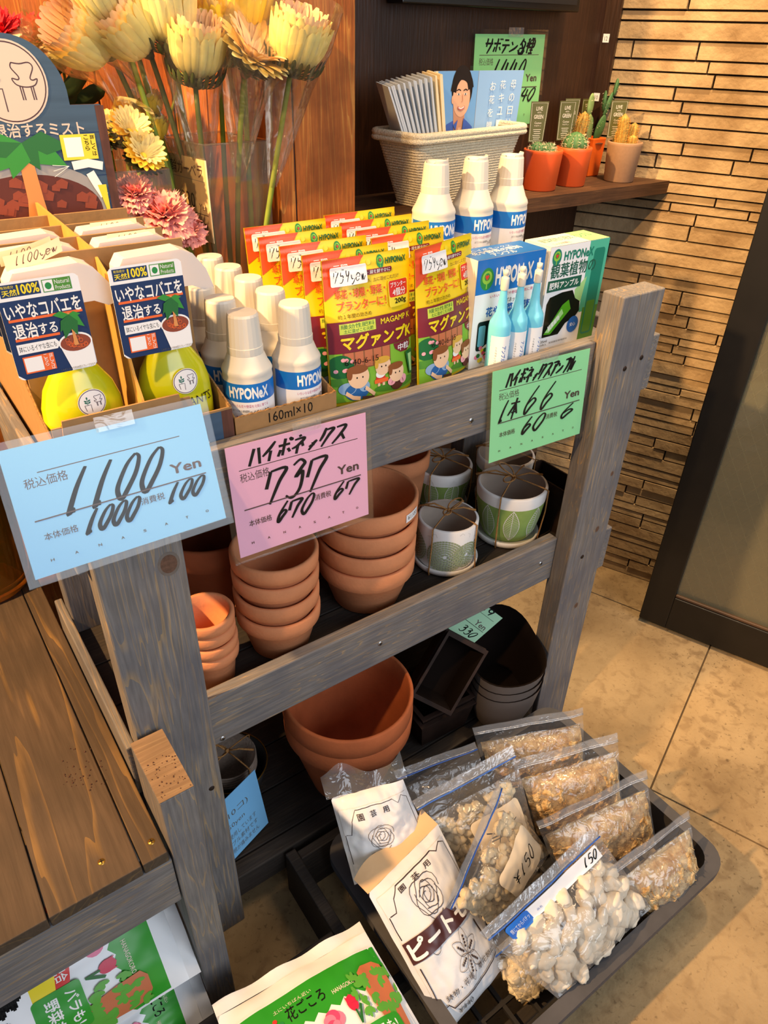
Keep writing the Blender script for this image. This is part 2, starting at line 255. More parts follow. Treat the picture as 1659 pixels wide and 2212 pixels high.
class Art:
    def __init__(s, eps=3e-5): s.items = []; s.eps = eps; s.L = 0; s.org = (0, 0); s.sc = (1, 1)
    def _(s, vs, fs, m, same=False):
        if not same: s.L += 1
        s.k = 0 if not same else getattr(s, 'k', 0)+1
        s.items.append(([((p[0]*s.sc[0]+s.org[0]), (p[1]*s.sc[1]+s.org[1])) for p in vs], fs, m, s.L+.18*(s.k % 5))); return s
    def poly(s, pts, m, same=False):
        t = tessellate_polygon([[V((p[0], p[1], 0)) for p in pts]]); return s._(pts, [tuple(x) for x in t], m, same)
    def rect(s, x0, y0, x1, y1, m, same=False): return s._([(x0, y0), (x1, y0), (x1, y1), (x0, y1)], [(0, 1, 2, 3)], m, same)
    def rrect(s, x0, y0, x1, y1, r, m, same=False):
        p = []
        for cx, cy, a in ((x1-r, y0+r, -90), (x1-r, y1-r, 0), (x0+r, y1-r, 90), (x0+r, y0+r, 180)):
            p += [(cx+r*math.cos(rad(a+18*k)), cy+r*math.sin(rad(a+18*k))) for k in range(6)]
        return s.poly(p, m, same)
    def ell(s, cx, cy, rx, ry, m, n=24, rot=0, same=False):
        c, q = math.cos(rot), math.sin(rot); p = []
        for k in range(n):
            a = 2*PI*k/n; x, y = rx*math.cos(a), ry*math.sin(a); p.append((cx+x*c-y*q, cy+x*q+y*c))
        return s._(p, [tuple(range(n))], m, same)
    def line(s, pts, w, m, same=False, taper=False):
        n = len(pts); vs = []
        for i in range(n):
            a = pts[max(0, i-1)]; b = pts[min(n-1, i+1)]; dx, dy = b[0]-a[0], b[1]-a[1]; l = math.hypot(dx, dy) or 1; ww = w*.5
            if taper: ww *= (.55+.45*math.sin(PI*min(1, (i+.6)/n)))
            vs += [(pts[i][0]-dy/l*ww, pts[i][1]+dx/l*ww), (pts[i][0]+dy/l*ww, pts[i][1]-dx/l*ww)]
        return s._(vs, [(2*i, 2*i+1, 2*i+3, 2*i+2) for i in range(n-1)], m, same)
    def ring(s, cx, cy, r, w, m, ry=None, n=32, a0=0, a1=2*PI): return s.line([(cx+r*math.cos(a0+(a1-a0)*k/n), cy+(ry or r)*math.sin(a0+(a1-a0)*k/n)) for k in range(n+1)], w, m)
    def text(s, t, x0, y0, x1, y1, m, bold=0, rot=0, shear=0):
        """fit text into the box; rot about the box centre"""
        vs, fs, asp = textmesh(t, 0); cx, cy = (x0+x1)/2, (y0+y1)/2; w, h = x1-x0, y1-y0; c, q = math.cos(rot), math.sin(rot)
        dx, dy = bold*w/max(asp, .3)*.75, bold*h*.75; k = 0
        for ox, oy in (((-dx, 0), (dx, 0), (0, dy), (0, -dy)) if bold > .014 else ((0, 0),)):
            p = []
            for a, b in vs:
                x, y = (a-.5)*(w-2*dx)+shear*(b-.5)*h+ox, (b-.5)*(h-2*dy)+oy; p.append((cx+x*c-y*q, cy+x*q+y*c))
            s._(p, fs, m, k > 0); k += 1
        return s
    def vtext(s, t, x, y, size, step, m, bold=0):
        for i, ch in enumerate(t): s.text(ch, x-size/2, y-i*step-size, x+size/2, y-i*step, m, bold)
        return s
    def hand(s, t, x0, y0, x1, y1, w, m, shear=.2, gap=.12, slope=0):
        n = len(t); cw = (x1-x0)/(n*(1+gap)-gap); h = y1-y0
        for i, ch in enumerate(t):
            bx = x0+i*cw*(1+gap); first = True
            for st in HW.get(ch, '').split(';'):
                if not st: continue
                p = [(int(q[0])/9, int(q[1])/9) for q in st.split()]
                hh = h*(.72 if ch == 'y' else .6 if ch in 'ewッ' else 1); oy = -.18*h if ch == 'y' else 0
                p = [(bx+a*cw+shear*(b-.5)*hh, y0+oy+b*hh+slope*(bx-x0)) for a, b in p]
                s.line(smooth(p), w, m, not first, True); first = False
        return s
    def put(s, mb, fn, maxlen=None, base=0, vlen=None):
        for vs, fs, m, L in s.items:
            if maxlen and len(vs) == 4 and len(fs) == 1 and vs[0][1] == vs[1][1] and vs[0][0] == vs[3][0] and vs[1][0] == vs[2][0]:
                (xa, ya), (xb, yb) = vs[0], vs[2]; nu = max(1, math.ceil(abs(xb-xa)/maxlen)); nv = max(1, math.ceil(abs(yb-ya)/(vlen or maxlen)))
                mb.grid(lambda u, v: fn(xa+(xb-xa)*u, ya+(yb-ya)*v, base+s.eps*L), nu, nv, m); continue
            if maxlen:
                bm = bmesh.new(); bv = [bm.verts.new((p[0], p[1], 0)) for p in vs]
                for f in fs:
                    try: bm.faces.new([bv[i] for i in f])
                    except ValueError: pass
                for it in range(7):
                    lg = [e for e in bm.edges if e.calc_length() > maxlen]
                    if not lg: break
                    bmesh.ops.subdivide_edges(bm, edges=lg, cuts=1); bmesh.ops.triangulate(bm, faces=[f for f in bm.faces if len(f.verts) > 4])
                bm.verts.index_update(); vs = [(v.co.x, v.co.y) for v in bm.verts]; fs = [tuple(v.index for v in f.verts) for f in bm.faces]; bm.free()
            mb.add([fn(p[0], p[1], base+s.eps*L) for p in vs], fs, m, bool(maxlen))
def plane(o, ex, ey):
    o, ex, ey = V(o), V(ex).normalized(), V(ey).normalized(); n = ex.cross(ey)
    return lambda u, v, h: o+ex*u+ey*v+n*h
def slab(mb, fn, w, h, t, mat, x0=0, y0=0):
    """thin box behind the printed plane"""
    c = [(x0, y0), (x0+w, y0), (x0+w, y0+h), (x0, y0+h)]
    mb.add([fn(a, b, -t) for a, b in c]+[fn(a, b, 0) for a, b in c], [(0, 3, 2, 1), (4, 5, 6, 7), (0, 1, 5, 4), (1, 2, 6, 5), (2, 3, 7, 6), (3, 0, 4, 7)], mat)
# ============================================================ setting
M('concrete', '#7c6749', .75, .25, col2='#b39a73', vs=4.5, bump=.2, bs=150, det=15); M('grout', '#5b4c3a', .9)
M('sandstone', '#8c7353', .85, .2, col2='#b8a07c', vs=12, bump=.9, bs=55, det=8); M('joint', '#1d1511', .95)
nt = MATS['concrete'].node_tree; N = nt.nodes; Lk = nt.links; bs_ = N['Principled BSDF']; src = bs_.inputs['Base Color'].links[0].from_socket
tc = N.new('ShaderNodeTexCoord')
for sc_, lo_, hi_, fac, dk in ((38, .34, .50, .55, '#6b543a'), (140, .30, .40, .6, '#4b3a28'), (2.2, .40, .62, .45, '#c2a476')):
    nz = N.new('ShaderNodeTexNoise'); nz.inputs['Scale'].default_value = sc_; nz.inputs['Detail'].default_value = 8; nz.inputs['Distortion'].default_value = .6; Lk.new(tc.outputs['Object'], nz.inputs[0])
    rp = N.new('ShaderNodeValToRGB'); rp.color_ramp.elements[0].position = lo_; rp.color_ramp.elements[1].position = hi_; a_ = 0 if sc_ < 10 else 1; rp.color_ramp.elements[0].color = (a_,)*3+(1,); rp.color_ramp.elements[1].color = (1-a_,)*3+(1,); Lk.new(nz.outputs[0], rp.inputs[0])
    ml = N.new('ShaderNodeMath'); ml.operation = 'MULTIPLY'; ml.inputs[1].default_value = fac; Lk.new(rp.outputs[0], ml.inputs[0]); mx = N.new('ShaderNodeMix'); mx.data_type = 'RGBA'; Lk.new(ml.outputs[0], mx.inputs[0]); Lk.new(src, mx.inputs[6]); mx.inputs[7].default_value = lin(dk); src = mx.outputs[2]
Lk.new(src, bs_.inputs['Base Color'])
f = MB(); f.box(-1.6, 3.2, -1.6, 1.6, -.03, -.004, 'grout')
e1, e2, T0, ts = V((.936, .351, 0)), V((.351, -.936, 0)), V((.932, .373, 0)), .62
for i in range(-4, 5):
    for j in range(-4, 5):
        o = T0+e1*(i*ts-(.12 if j < 0 else 0)+(.25 if j == 1 else 0))+e2*(j*ts); g = .0018
        a = [o+e1*g+e2*g, o+e1*(ts-g)+e2*g, o+e1*(ts-g)+e2*(ts-g), o+e1*g+e2*(ts-g)]
        if all(-1.6 < p.x < 3.2 and -1.6 < p.y < 1.6 for p in a): f.add([p-V((0, 0, .004)) for p in a]+a, [(4, 5, 6, 7), (0, 1, 5, 4), (1, 2, 6, 5), (2, 3, 7, 6), (3, 0, 4, 7)], 'concrete')
struct(f.build('floor'))
SWd, SWn, SC = V((.41, -.912, 0)), V((-.912, -.41, 0)), V((1.306, 1.107, 0))
w = MB(); fr = frame(SC, SWd, -SWn, V((0, 0, 1)))
w.box(-.02, 1.7, .006, .06, 0, 1.75, 'joint', fr); z = 0.0
while z < 1.72:
    h = R.choice((.017, .02, .023, .026, .03)); x = -R.random()*.2
    while x < 1.66:
        l = R.uniform(.12, .42); a, b = max(x, 0)+.0009, min(x+l, 1.68)-.0009; d = R.uniform(-.0035, .0015); c = .0010
        if b > a+.01:
            vs = [(a, .01, z+.0006), (b, .01, z+.0006), (b, .01, z+h-.0009), (a, .01, z+h-.0009)]+[(a+c, d-.001, z+.0009+c), (b-c, d-.001, z+.0009+c), (b-c, d+.0005, z+h-.0009-c), (a+c, d+.0005, z+h-.0009-c)]
            w.add(vs, [(4, 5, 6, 7), (0, 1, 5, 4), (1, 2, 6, 5), (2, 3, 7, 6), (3, 0, 4, 7)], 'sandstone', False, fr)
        x += l
    z += h
struct(w.build('wall_right'))
w = MB(); w.box(.631, 1.31, 1.105, 1.15, 0, 1.75, 'panel_wood'); struct(w.build('wall_back'))
w = MB()
for a, b in ((.505, .5295), (.5315, .63)): w.box(a, b, .956, 1.32, 0, 1.75, 'plank_wood')
w.box(.506, .628, .958, 1.31, 0, 1.74, 'black'); struct(w.build('wall_left', bevel=.0012))
w = MB(); x = -1.3
while x < .50: w.box(x+.001, min(x+.118, .504), 1.30, 1.34, 0, 1.75, 'plank_wood'); x += .12
w.box(-1.3, .503, 1.315, 1.35, 0, 1.75, 'black'); struct(w.build('wall_rear', bevel=.0015))
t = MB(); t.box(0, .03, -.004, .009, .99, 1.74, 'panel_wood', frame(SC+SWn*.002-V((.006, 0, 0)), SWd, -SWn, V((0, 0, 1)))); t = t.build('trim_1'); struct(t)
for zz in (1.196, 1.098):
    b = MB(); a = Art(); a.text('12' if zz > 1.15 else '10', .003, .003, .009, .010, 'sign_grey'); fn = plane(SC+SWn*.0068+SWd*.004+V((-.006, 0, zz)), SWd, (0, 0, 1)); slab(b, fn, .012, .014, .0008, 'white'); a.put(b, fn); b.build('shelf_label', t)
# door with wired glass, standing open in front of the stone wall
Pd, dv, nd = V((1.31, .683, 0)), V((.36, -.933, 0)), V((.933, .36, 0)); fr = frame(Pd, dv, nd, V((0, 0, 1)))
d = MB()
for a in ((-.0145, .050, 0, .035, .012, 1.95), (.82, .885, 0, .035, .012, 1.95), (.050, .82, 0, .035, .012, .105), (.050, .82, 0, .035, 1.87, 1.95)): d.box(*a, 'door_black', fr)
d.box(.050, .82, .004, .012, .105, .112, 'bronze', fr); do = struct(d.build('door_1', bevel=.002))
g = MB(); g.box(.05, .82, .016, .021, .108, 1.87, 'wire_glass', fr); g.build('glass', do)
g = MB()
for k in range(-26, 40):
    for sgn in (1, -1):
        x0 = .05+k*.030; p = []
        for q in range(0, 2):
            zz = .11+q*1.2; p.append((x0+(zz-.11)*.62*sgn+(0 if sgn > 0 else .4), zz))
        (xa, za), (xb, zb) = p
        # clip to pane
        ts_ = [0, 1]
        for lim in (.052, .818):
            if xb != xa:
                tt = (lim-xa)/(xb-xa)
                if 0 < tt < 1: ts_.append(tt)
        ts_ = sorted(ts_)
        for u0, u1 in zip(ts_, ts_[1:]):
            mxx = xa+(xb-xa)*(u0+u1)/2
            if .052 < mxx < .818: g.tube([fr @ V((xa+(xb-xa)*u0, .0185, za+(zb-za)*u0)), fr @ V((xa+(xb-xa)*u1, .0185, za+(zb-za)*u1))], .0005, 'wire', 4, caps=False)
g.build('wire_mesh', do)
s = thing('wall_screen', 'black flat screen on the dark wood panel above the green cactus card', 'screen', (.98, 1.104, 1.24))
b = MB(); b.box(.785, 1.175, 1.062, 1.104, 1.24, 1.50, 'screen'); b.build('screen_housing', s, bevel=.002)
b = MB(); b.box(.795, 1.165, 1.060, 1.062, 1.25, 1.49, 'black'); b.build('display_panel', s)
# wall shelf for the cacti
s = thing('wall_shelf', 'long brown wooden shelf on the dark panel holding cacti and a rope basket', 'shelf', (1.0, 1.0, .968))
b = MB(); b.prism([(.6315, .940), (1.397, .940), (1.330, 1.104), (.6315, 1.104)], .945, .968, 'shelf_wood', Matrix(((1, 0, 0, 0), (0, 0, 1, 0), (0, 1, 0, 0), (0, 0, 0, 1)))); b.build('shelf_board', s, bevel=.0015)
b = MB(); b.box(.64, 1.20, 1.070, 1.1045, .925, .945, 'panel_wood'); b.build('batten', s)
# ============================================================ display rack
rk = thing('display_rack', 'grey-brown wooden three-tier rack holding fertilisers and plant pots', 'rack', (.508, .77, 0))
def part(name, x0, x1, y0, y1, z0, z1, mat, par, bev=.002): b = MB(); b.box(x0, x1, y0, y1, z0, z1, mat); return b.build(name, par, bevel=bev)
for x0 in (.090, .834):
    for y0, zt in ((.597, .911 if x0 > .5 else .796), (.885, .90 if x0 > .5 else .80)): part('post', x0, x0+.0905, y0, y0+.038, 0, zt, 'grey_wood_z', rk)
for z0 in (.750, .398): part('front_rail', .1815, .833, .628, .647, z0, z0+.089, 'grey_wood_x', rk)
for x0, x1 in ((.0785, .0897), (.9250, .9440)):
    for z0 in (.750, .395): part('side_cleat', x0, x1, .616 if x0 < .5 else .600, .94, z0, z0+.089, 'grey_wood_y', rk)
for z1, ys in ((.820, ((.648, .742), (.745, .839), (.842, .884))), (.455, ((.648, .715), (.718, .802), (.805, .884)))):
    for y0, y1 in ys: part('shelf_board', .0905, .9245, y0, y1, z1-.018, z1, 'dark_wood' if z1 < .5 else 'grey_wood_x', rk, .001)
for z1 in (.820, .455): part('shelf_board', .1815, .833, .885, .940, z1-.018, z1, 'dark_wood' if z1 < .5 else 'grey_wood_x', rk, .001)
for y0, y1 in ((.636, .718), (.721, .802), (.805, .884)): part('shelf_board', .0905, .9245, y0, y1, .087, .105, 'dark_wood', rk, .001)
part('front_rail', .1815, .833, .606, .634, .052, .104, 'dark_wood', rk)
def screws(pts, par, n, nm='screw', mat='steel'):
    b = MB()
    for p in pts:
        mx = Loc(*p) @ Matrix.Rotation(V((0, 0, 1)).rotation_difference(V(n)).angle, 4, V((0, 0, 1)).cross(V(n)) if abs(V(n).z) < .9 else V((1, 0, 0)))
        b.lathe([(.0001, .0012), (.0035, .001), (.0042, 0)], mat, 12, mx); b.box(-.0028, .0028, -.0005, .0005, .0008, .0014, 'black', mx); b.box(-.0005, .0005, -.0028, .0028, .0008, .0014, 'black', mx)
    return b.build(nm, par)
for p in ((.20, .628, .405), (.46, .628, .44), (.80, .628, .445), (.60, .628, .775)): screws([p], rk, (0, -1, 0))
for p in ((.87, .597, .80), (.905, .597, .81), (.87, .597, .45), (.165, .597, .36)): screws([p], rk, (0, -1, 0), 'screw_hole', 'metal_dark')
# knots on the posts
M('knot', '#5e4334', .7, var=.25, vs=300); M('knot_ring', '#6b625b', .7, var=.15, vs=90)
for x, z, rx in ((.163, .742, .0125), (.900, .61, .0045), (.895, .50, .006), (.885, .33, .006)): b = MB(); b.lathe([(.0001, .0002), (rx*.72, .0002)], 'knot', 20, Loc(x, .5969, z) @ Rot(PI/2, 'X'), 1, 1.3); b.lathe([(rx*.72, .0002), (rx*.95, 0)], 'knot_ring', 20, Loc(x, .5969, z) @ Rot(PI/2, 'X'), 1, 1.3); b.build('knot', rk)
# ============================================================ low display table on the left
tb = thing('display_table', 'low table of brown planks with a grey apron, left of the rack', 'table', (-.15, .8, 0))
for x0, x1 in ((-.152, -.0535), (-.0515, .0465), (.0483, .0765), (-.252, -.154)): part('plank', x0, x1, .500, 1.25, .412, .430, 'brown_wood_y', tb, .0012)
part('apron', -.40, .0795, .501, .520, .322, .411, 'grey_wood_x', tb)
part('leg', .0805, .1190, .497, .590, 0, .520, 'grey_wood_z', tb)
part('leg', .0405, .0795, 1.13, 1.22, 0, .41, 'grey_wood_z', tb)
b = MB(); b.box(.0808, .1187, .4973, .5897, .5201, .5207, 'end_wood'); b.build('leg_end_grain', tb)
screws([(.066, .522, .430)], tb, (0, 0, 1), 'screw', 'gold'); screws([(.012, .53, .430)], tb, (0, 0, 1), 'screw', 'gold')
b = MB()
for k in range(46):
    a = R.uniform(0, 6.28); q = R.random()**.6; b.ball((.03+.026*q*math.cos(a), .66+.045*q*math.sin(a)+.0, .4302), R.uniform(.0005, .0014), 'soil', 5, 4)
for k in range(60): b.ball((R.uniform(.083, .117), R.uniform(.50, .555), .5208), R.uniform(.0003, .0011), 'soil', 5, 4)
o = b.build('soil_crumbs'); tag(o, 'dark soil crumbs spilled on the brown table planks', 'soil'); o['kind'] = 'stuff'
# ============================================================ low wooden frame under the tray and soil bag
st = thing('low_frame', 'low open frame of grey-brown battens on the floor under the tray', 'frame', (.3, .4, 0))
for n, a in (('batten', (.262, .280, .44, .60, 0, .105)), ('batten', (.281, .80, .580, .596, 0, .100)), ('batten', (.02, .2615, .440, .458, 0, .105)), ('batten', (.262, .280, .05, .439, 0, .105)), ('batten', (.281, .80, .36, .378, 0, .040)), ('batten', (.281, .80, .22, .238, 0, .040)), ('batten', (.02, .2615, .25, .268, 0, .060))): part(n, *a, 'dark_wood', st)
# black planting tray with a lattice bottom
ty = thing('planting_tray', 'dark grey plastic planting tray full of clear bags on the floor', 'tray', (.57, .38, .045))
def rrp(x0, x1, y0, y1, r, n=6):
    p = []
    for cx, cy, a in ((x1-r, y0+r, -90), (x1-r, y1-r, 0), (x0+r, y1-r, 90), (x0+r, y0+r, 180)): p += [(cx+r*math.cos(rad(a+90*k/n)), cy+r*math.sin(rad(a+90*k/n))) for k in range(n+1)]
    return p
def shell(mb, rings, mat, closebottom=None):
    n = len(rings[0][0]); vs = []
    for p, z in rings: vs += [(x, y, z) for x, y in p]
    fs = []
    for k in range(len(rings)-1):
        for i in range(n): j = (i+1) % n; fs.append((k*n+i, k*n+j, (k+1)*n+j, (k+1)*n+i))
    mb.add(vs, fs, mat)
b = MB(); X0, X1, Y0, Y1 = .312, .838, .180, .572
shell(b, [(rrp(X0+.028, X1-.028, Y0+.028, Y1-.028, .03), .045), (rrp(X0+.012, X1-.012, Y0+.012, Y1-.012, .035), .104), (rrp(X0, X1, Y0, Y1, .04), .105), (rrp(X0, X1, Y0, Y1, .04), .122), (rrp(X0+.020, X1-.020, Y0+.020, Y1-.020, .03), .122)], 'tray')
shell(b, [(rrp(X0+.020, X1-.020, Y0+.020, Y1-.020, .03), .122), (rrp(X0+.034, X1-.034, Y0+.034, Y1-.034, .026), .05)], 'tray_in'); b.build('tray_wall', ty, recalc=False)
b = MB()
for k in range(13): x = X0+.034+k*.0385; b.box(x-.003, x+.003, Y0+.03, Y1-.03, .045, .052, 'tray_in')
for k in range(9): y = Y0+.034+k*.041; b.box(X0+.03, X1-.03, y-.003, y+.003, .0455, .0525, 'tray_in')
b.build('lattice_bottom', ty)
# ============================================================ pots on the middle shelf
def pot_mb(Rr, rb, H, rh, mat, step=.0042, wall=.0055):
    b = MB(); p = [(.0001, 0), (rb-.002, 0), (rb, .002), (Rr-step-.001, H-rh), (Rr-.0005, H-rh+.002), (Rr, H-rh*.5), (Rr, H-.003), (Rr-.0015, H-.0005), (Rr-wall+.001, H), (Rr-wall-.001, H-.002), (Rr-step-wall, H-rh), (rb-.004, .010), (.007, .009), (.0065, .002)]
    b.lathe(p, mat, 56); return b
def stack(name, x, y, z0, n, pitch, dims, mat, labels, group, cat='pot'):
    out = []
    for i in range(n):
        if i == 0: o = pot_mb(*dims, mat).build(name, loc=(x, y, z0), local=True)
        else: o = out[0].copy(); COL.objects.link(o); o.location = (x+R.uniform(-.001, .001), y+R.uniform(-.001, .001), z0+i*pitch); WP[o.name] = V(o.location)
        o.rotation_euler = (R.uniform(-.012, .012), R.uniform(-.012, .012), R.uniform(0, 6)); tag(o, labels[i], cat, group); out.append(o)
    return out
ords = ('bottom', 'second from bottom', 'second from top', 'topmost')
ms = .455
s1 = stack('terracotta_pot', .223, .694, ms, 4, .0195, (.0385, .029, .063, .018, .0025, .004)[:4], 'terracotta', ['small terracotta pot, %s of the stack beside the left rack post' % q for q in ords], 'small terracotta pots nested on the middle shelf')
s2 = stack('terracotta_pot', .333, .704, ms, 4, .032, (.060, .0415, .078, .024), 'terracotta', ['medium terracotta pot, %s of the stack under the pink sign' % q for q in ords], 'medium terracotta pots nested on the middle shelf')
s3 = stack('terracotta_pot', .4975, .722, ms, 4, .0355, (.075, .052, .088, .030), 'terracotta', ['large terracotta pot, %s of the stack left of the twine-tied pots' % q for q in ords], 'large terracotta pots nested on the middle shelf')
def sticker(par, Rr, z, ang, w, h, txt, inside=False):
    b = MB(); a = Art(); a.rect(-w/2, -h/2, w/2, h/2, 'label_white'); a.text(txt, -w*.4, -h*.28, w*.4, h*.28, 'sign_grey', .015)
    def fn(u, v, hh):
        q = ang+(u/Rr)*(1 if not inside else -1); r = Rr+(.0006+hh)*(-1 if inside else 1); return (r*math.cos(q), r*math.sin(q), z+v)
    a.put(b, fn, .002); o = b.build('price_sticker', par, local=True, recalc=False); o['label'] = 'white price sticker'; return o
s3[3].rotation_euler = (0, 0, 0); sticker(s3[3], .0752, .073, rad(-66), .030, .013, '¥1100')
s1[3].rotation_euler = (0, 0, 0); sticker(s1[3], .0345, .052, rad(128), .026, .013, '¥440', True)
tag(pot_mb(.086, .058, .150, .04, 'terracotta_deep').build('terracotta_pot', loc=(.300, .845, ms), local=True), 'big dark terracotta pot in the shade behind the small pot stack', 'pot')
tag(pot_mb(.062, .045, .150, .03, 'terracotta').build('terracotta_pot', loc=(.655, .868, ms), local=True), 'orange terracotta pot half hidden behind the large stack and leaf pot', 'pot')
# glazed pots tied up with twine
def twine_parts(par, Rr, H, Rs, rot, loops, zr=None):
    b = MB(); top = H+.010
    for k in range(4):
        a = rot+k*PI/2; c, q = math.cos(a), math.sin(a); pts = []
        for r, z in ((Rs*.7, -.0002), (Rs+.001, .001), (Rs+.0015, .010), (Rr+.0022, H*.6), (Rr+.0022, H+.0005), (Rr*.9, H+.003), (Rr*.45, H+.007), (0, top)): pts.append((r*c, r*q, max(z, .0012)))
        b.tube(pts, .0013, 'twine', 6)
    for (a, l, w, dz) in loops:
        pts = []
        for k in range(13):
            t = 2*PI*k/12; x = l*.5*(1-math.cos(t)); y = w*math.sin(t); pts.append((x*math.cos(a)-y*math.sin(a), x*math.sin(a)+y*math.cos(a), top+dz*math.sin(t/2)))
        b.tube(pts, .0013, 'twine', 6)
    for a, l, dz in ((rot+.6, Rr*.9, -.004), (rot+3.3, Rr*1.05, -.002)):
        b.tube([(0, 0, top), (l*.5*math.cos(a), l*.5*math.sin(a), top+.006), (l*math.cos(a+.15), l*math.sin(a+.15), top+dz)], [.0015, .0014, .0022], 'twine', 6)
    b.ball((0, 0, top), .004, 'twine', 8, 6); return b.build('twine_bow', par, local=True)
def saucer(par, Rs): b = MB(); b.lathe([(.0001, 0), (Rs-.008, 0), (Rs-.001, .004), (Rs, .013), (Rs-.003, .0135), (Rs-.006, .006), (.0001, .005)], 'ceramic_white', 48); return b.build('saucer', par, local=True)
def leaf_pot(loc, label, rz, Rr=.0615, H=.107):
    t = thing('glazed_pot', label, 'pot', loc, rz, group='glazed pots tied with twine'); Rs = Rr*.93; saucer(t, Rs)
    rb = Rr*.68; prof = [(.0001, .006), (rb-.003, .006), (rb, .008), (rb+.009, .025), (Rr-.005, .055), (Rr-.001, H-.022), (Rr, H-.003), (Rr-.0015, H), (Rr-.005, H), (Rr-.007, .05), (rb-.004, .012), (.0001, .011)]
    b = MB(); b.lathe(prof[:6], 'sage', 56); b.lathe(prof[5:9], 'ceramic_white', 56); b.lathe(prof[8:], 'ceramic_in', 56)
    def rad_at(z):
        for (r0, z0), (r1, z1) in zip(prof[1:7], prof[2:8]):
            if z0 <= z <= z1: return r0+(r1-r0)*(z-z0)/(z1-z0+1e-9)
        return Rr
    for k in range(8):
        a = Art(); L = .070; hw = .0155
        out = [(hw*math.sin(PI*t)**.9*(1-.25*t)*1.1, t*L) for t in [i/12 for i in range(13)]]
        a.line(out, .0011, 'ceramic_white'); a.line([(-x, y) for x, y in out], .0011, 'ceramic_white', True); a.line([(0, 0), (0, L)], .0009, 'ceramic_white', True)
        for i in range(1, 17):
            y = L*i/18; w_ = hw*math.sin(PI*i/18)**.9*(1-.25*i/18)*1.05
            for s_ in (1, -1): a.line([(0, y-.003), (s_*w_, y+.003)], .0006, 'ceramic_white', True)
        an = 2*PI*k/8-PI/2
        a.put(b, lambda u, v, h: ((rad_at(.014+v)+.0003+h)*math.cos(an+u/Rr), (rad_at(.014+v)+.0003+h)*math.sin(an+u/Rr), .014+v), .003)
    b.build('planter_body', t, local=True, recalc='no'); twine_parts(t, Rr, H, Rs, rad(-62)-rz, ((rad(200)-rz, .034, .008, .006), (rad(120)-rz, .028, .010, .020)))
    return t
leaf_pot((.804, .722, ms), 'green leaf-pattern pot tied with twine at the right end of the middle shelf', .1)
leaf_pot((.762, .861, ms), 'green leaf-pattern pot tied with twine directly behind the mosaic pot', .5, .0555, .092)
leaf_pot((.874, .812, ms), 'dark green leaf-pattern pot mostly hidden behind the green ampoule sign', .9, .0545, .100)
t = thing('glazed_pot', 'white pot with sage mosaic flowers tied with twine on the middle shelf', 'pot', (.661, .722, ms), 0, group='glazed pots tied with twine'); Rr, H, Rs = .0505, .090, .0555; saucer(t, Rs)
b = MB(); prof = [(.0001, .006), (Rr-.006, .006), (Rr-.003, .010), (Rr-.001, H*.5), (Rr, H-.002), (Rr-.0015, H), (Rr-.0045, H), (Rr-.006, .04), (Rr-.010, .012), (.0001, .011)]
b.lathe(prof[:7], 'ceramic_white', 56); b.lathe(prof[6:], 'ceramic_in', 56)
a = Art()
for cx, cy, rr in ((-.012, .040, .031), (.026, .040, .021), (.064, .045, .021), (-.075, .042, .028), (.11, .04, .026), (-.125, .04, .022)):
    for q in range(1, int(rr/.0042)+1):
        r0 = q*.0042; n = max(5, int(2*PI*r0/.0046))
        for k in range(n):
            a0 = 2*PI*(k+.08+.5*(q % 2))/n; a1 = a0+2*PI*.80/n
            if abs(cy+r0*math.sin((a0+a1)/2)-.045) < .037: a._([(cx+r0*math.cos(a0), cy+r0*math.sin(a0)), (cx+(r0+.0033)*math.cos(a0), cy+(r0+.0033)*math.sin(a0)), (cx+(r0+.0033)*math.cos(a1), cy+(r0+.0033)*math.sin(a1)), (cx+r0*math.cos(a1), cy+r0*math.sin(a1))], [(0, 1, 2, 3)], 'sage_pale', True)
for k in range(90):
    x, y = R.uniform(-.15, .15), R.uniform(.012, .084); g = R.uniform(0, 3.1); a.line([(x, y), (x+.006*math.cos(g), y+.006*math.sin(g)), (x+.009*math.cos(g+.7), y+.009*math.sin(g+.7))], .0004, 'crackle', True)
a.put(b, lambda u, v, h: ((Rr+.0001+h)*math.cos(u/Rr-rad(118)), (Rr+.0001+h)*math.sin(u/Rr-rad(118)), v), .003)
b.build('planter_body', t, local=True, recalc='no'); twine_parts(t, Rr, H, Rs, rad(-68), ((rad(10), .030, .008, .010), (rad(215), .024, .006, .006)))
b = MB(); shell(b, [(rrp(.876, .922, .655, .765, .006), ms), (rrp(.874, .924, .653, .767, .006), .548), (rrp(.877, .921, .656, .764, .005), .548), (rrp(.879, .919, .658, .762, .005), ms+.004)], 'metal_dark')
b.box(.879, .919, .658, .762, ms+.001, ms+.004, 'metal_dark'); tag(b.build('metal_planter', loc=(.90, .71, ms)), 'dark metal trough at the far right end of the middle shelf', 'planter')
# ============================================================ lower shelf
ls = .105
l1 = stack('terracotta_pot', .428, .672, ls, 2, .037, (.107, .064, .180, .042), 'terracotta_red', ['huge terracotta pot, lower one of the pair on the bottom shelf', 'huge terracotta pot nested on top of the pair on the bottom shelf'], 'huge terracotta pots on the bottom shelf')
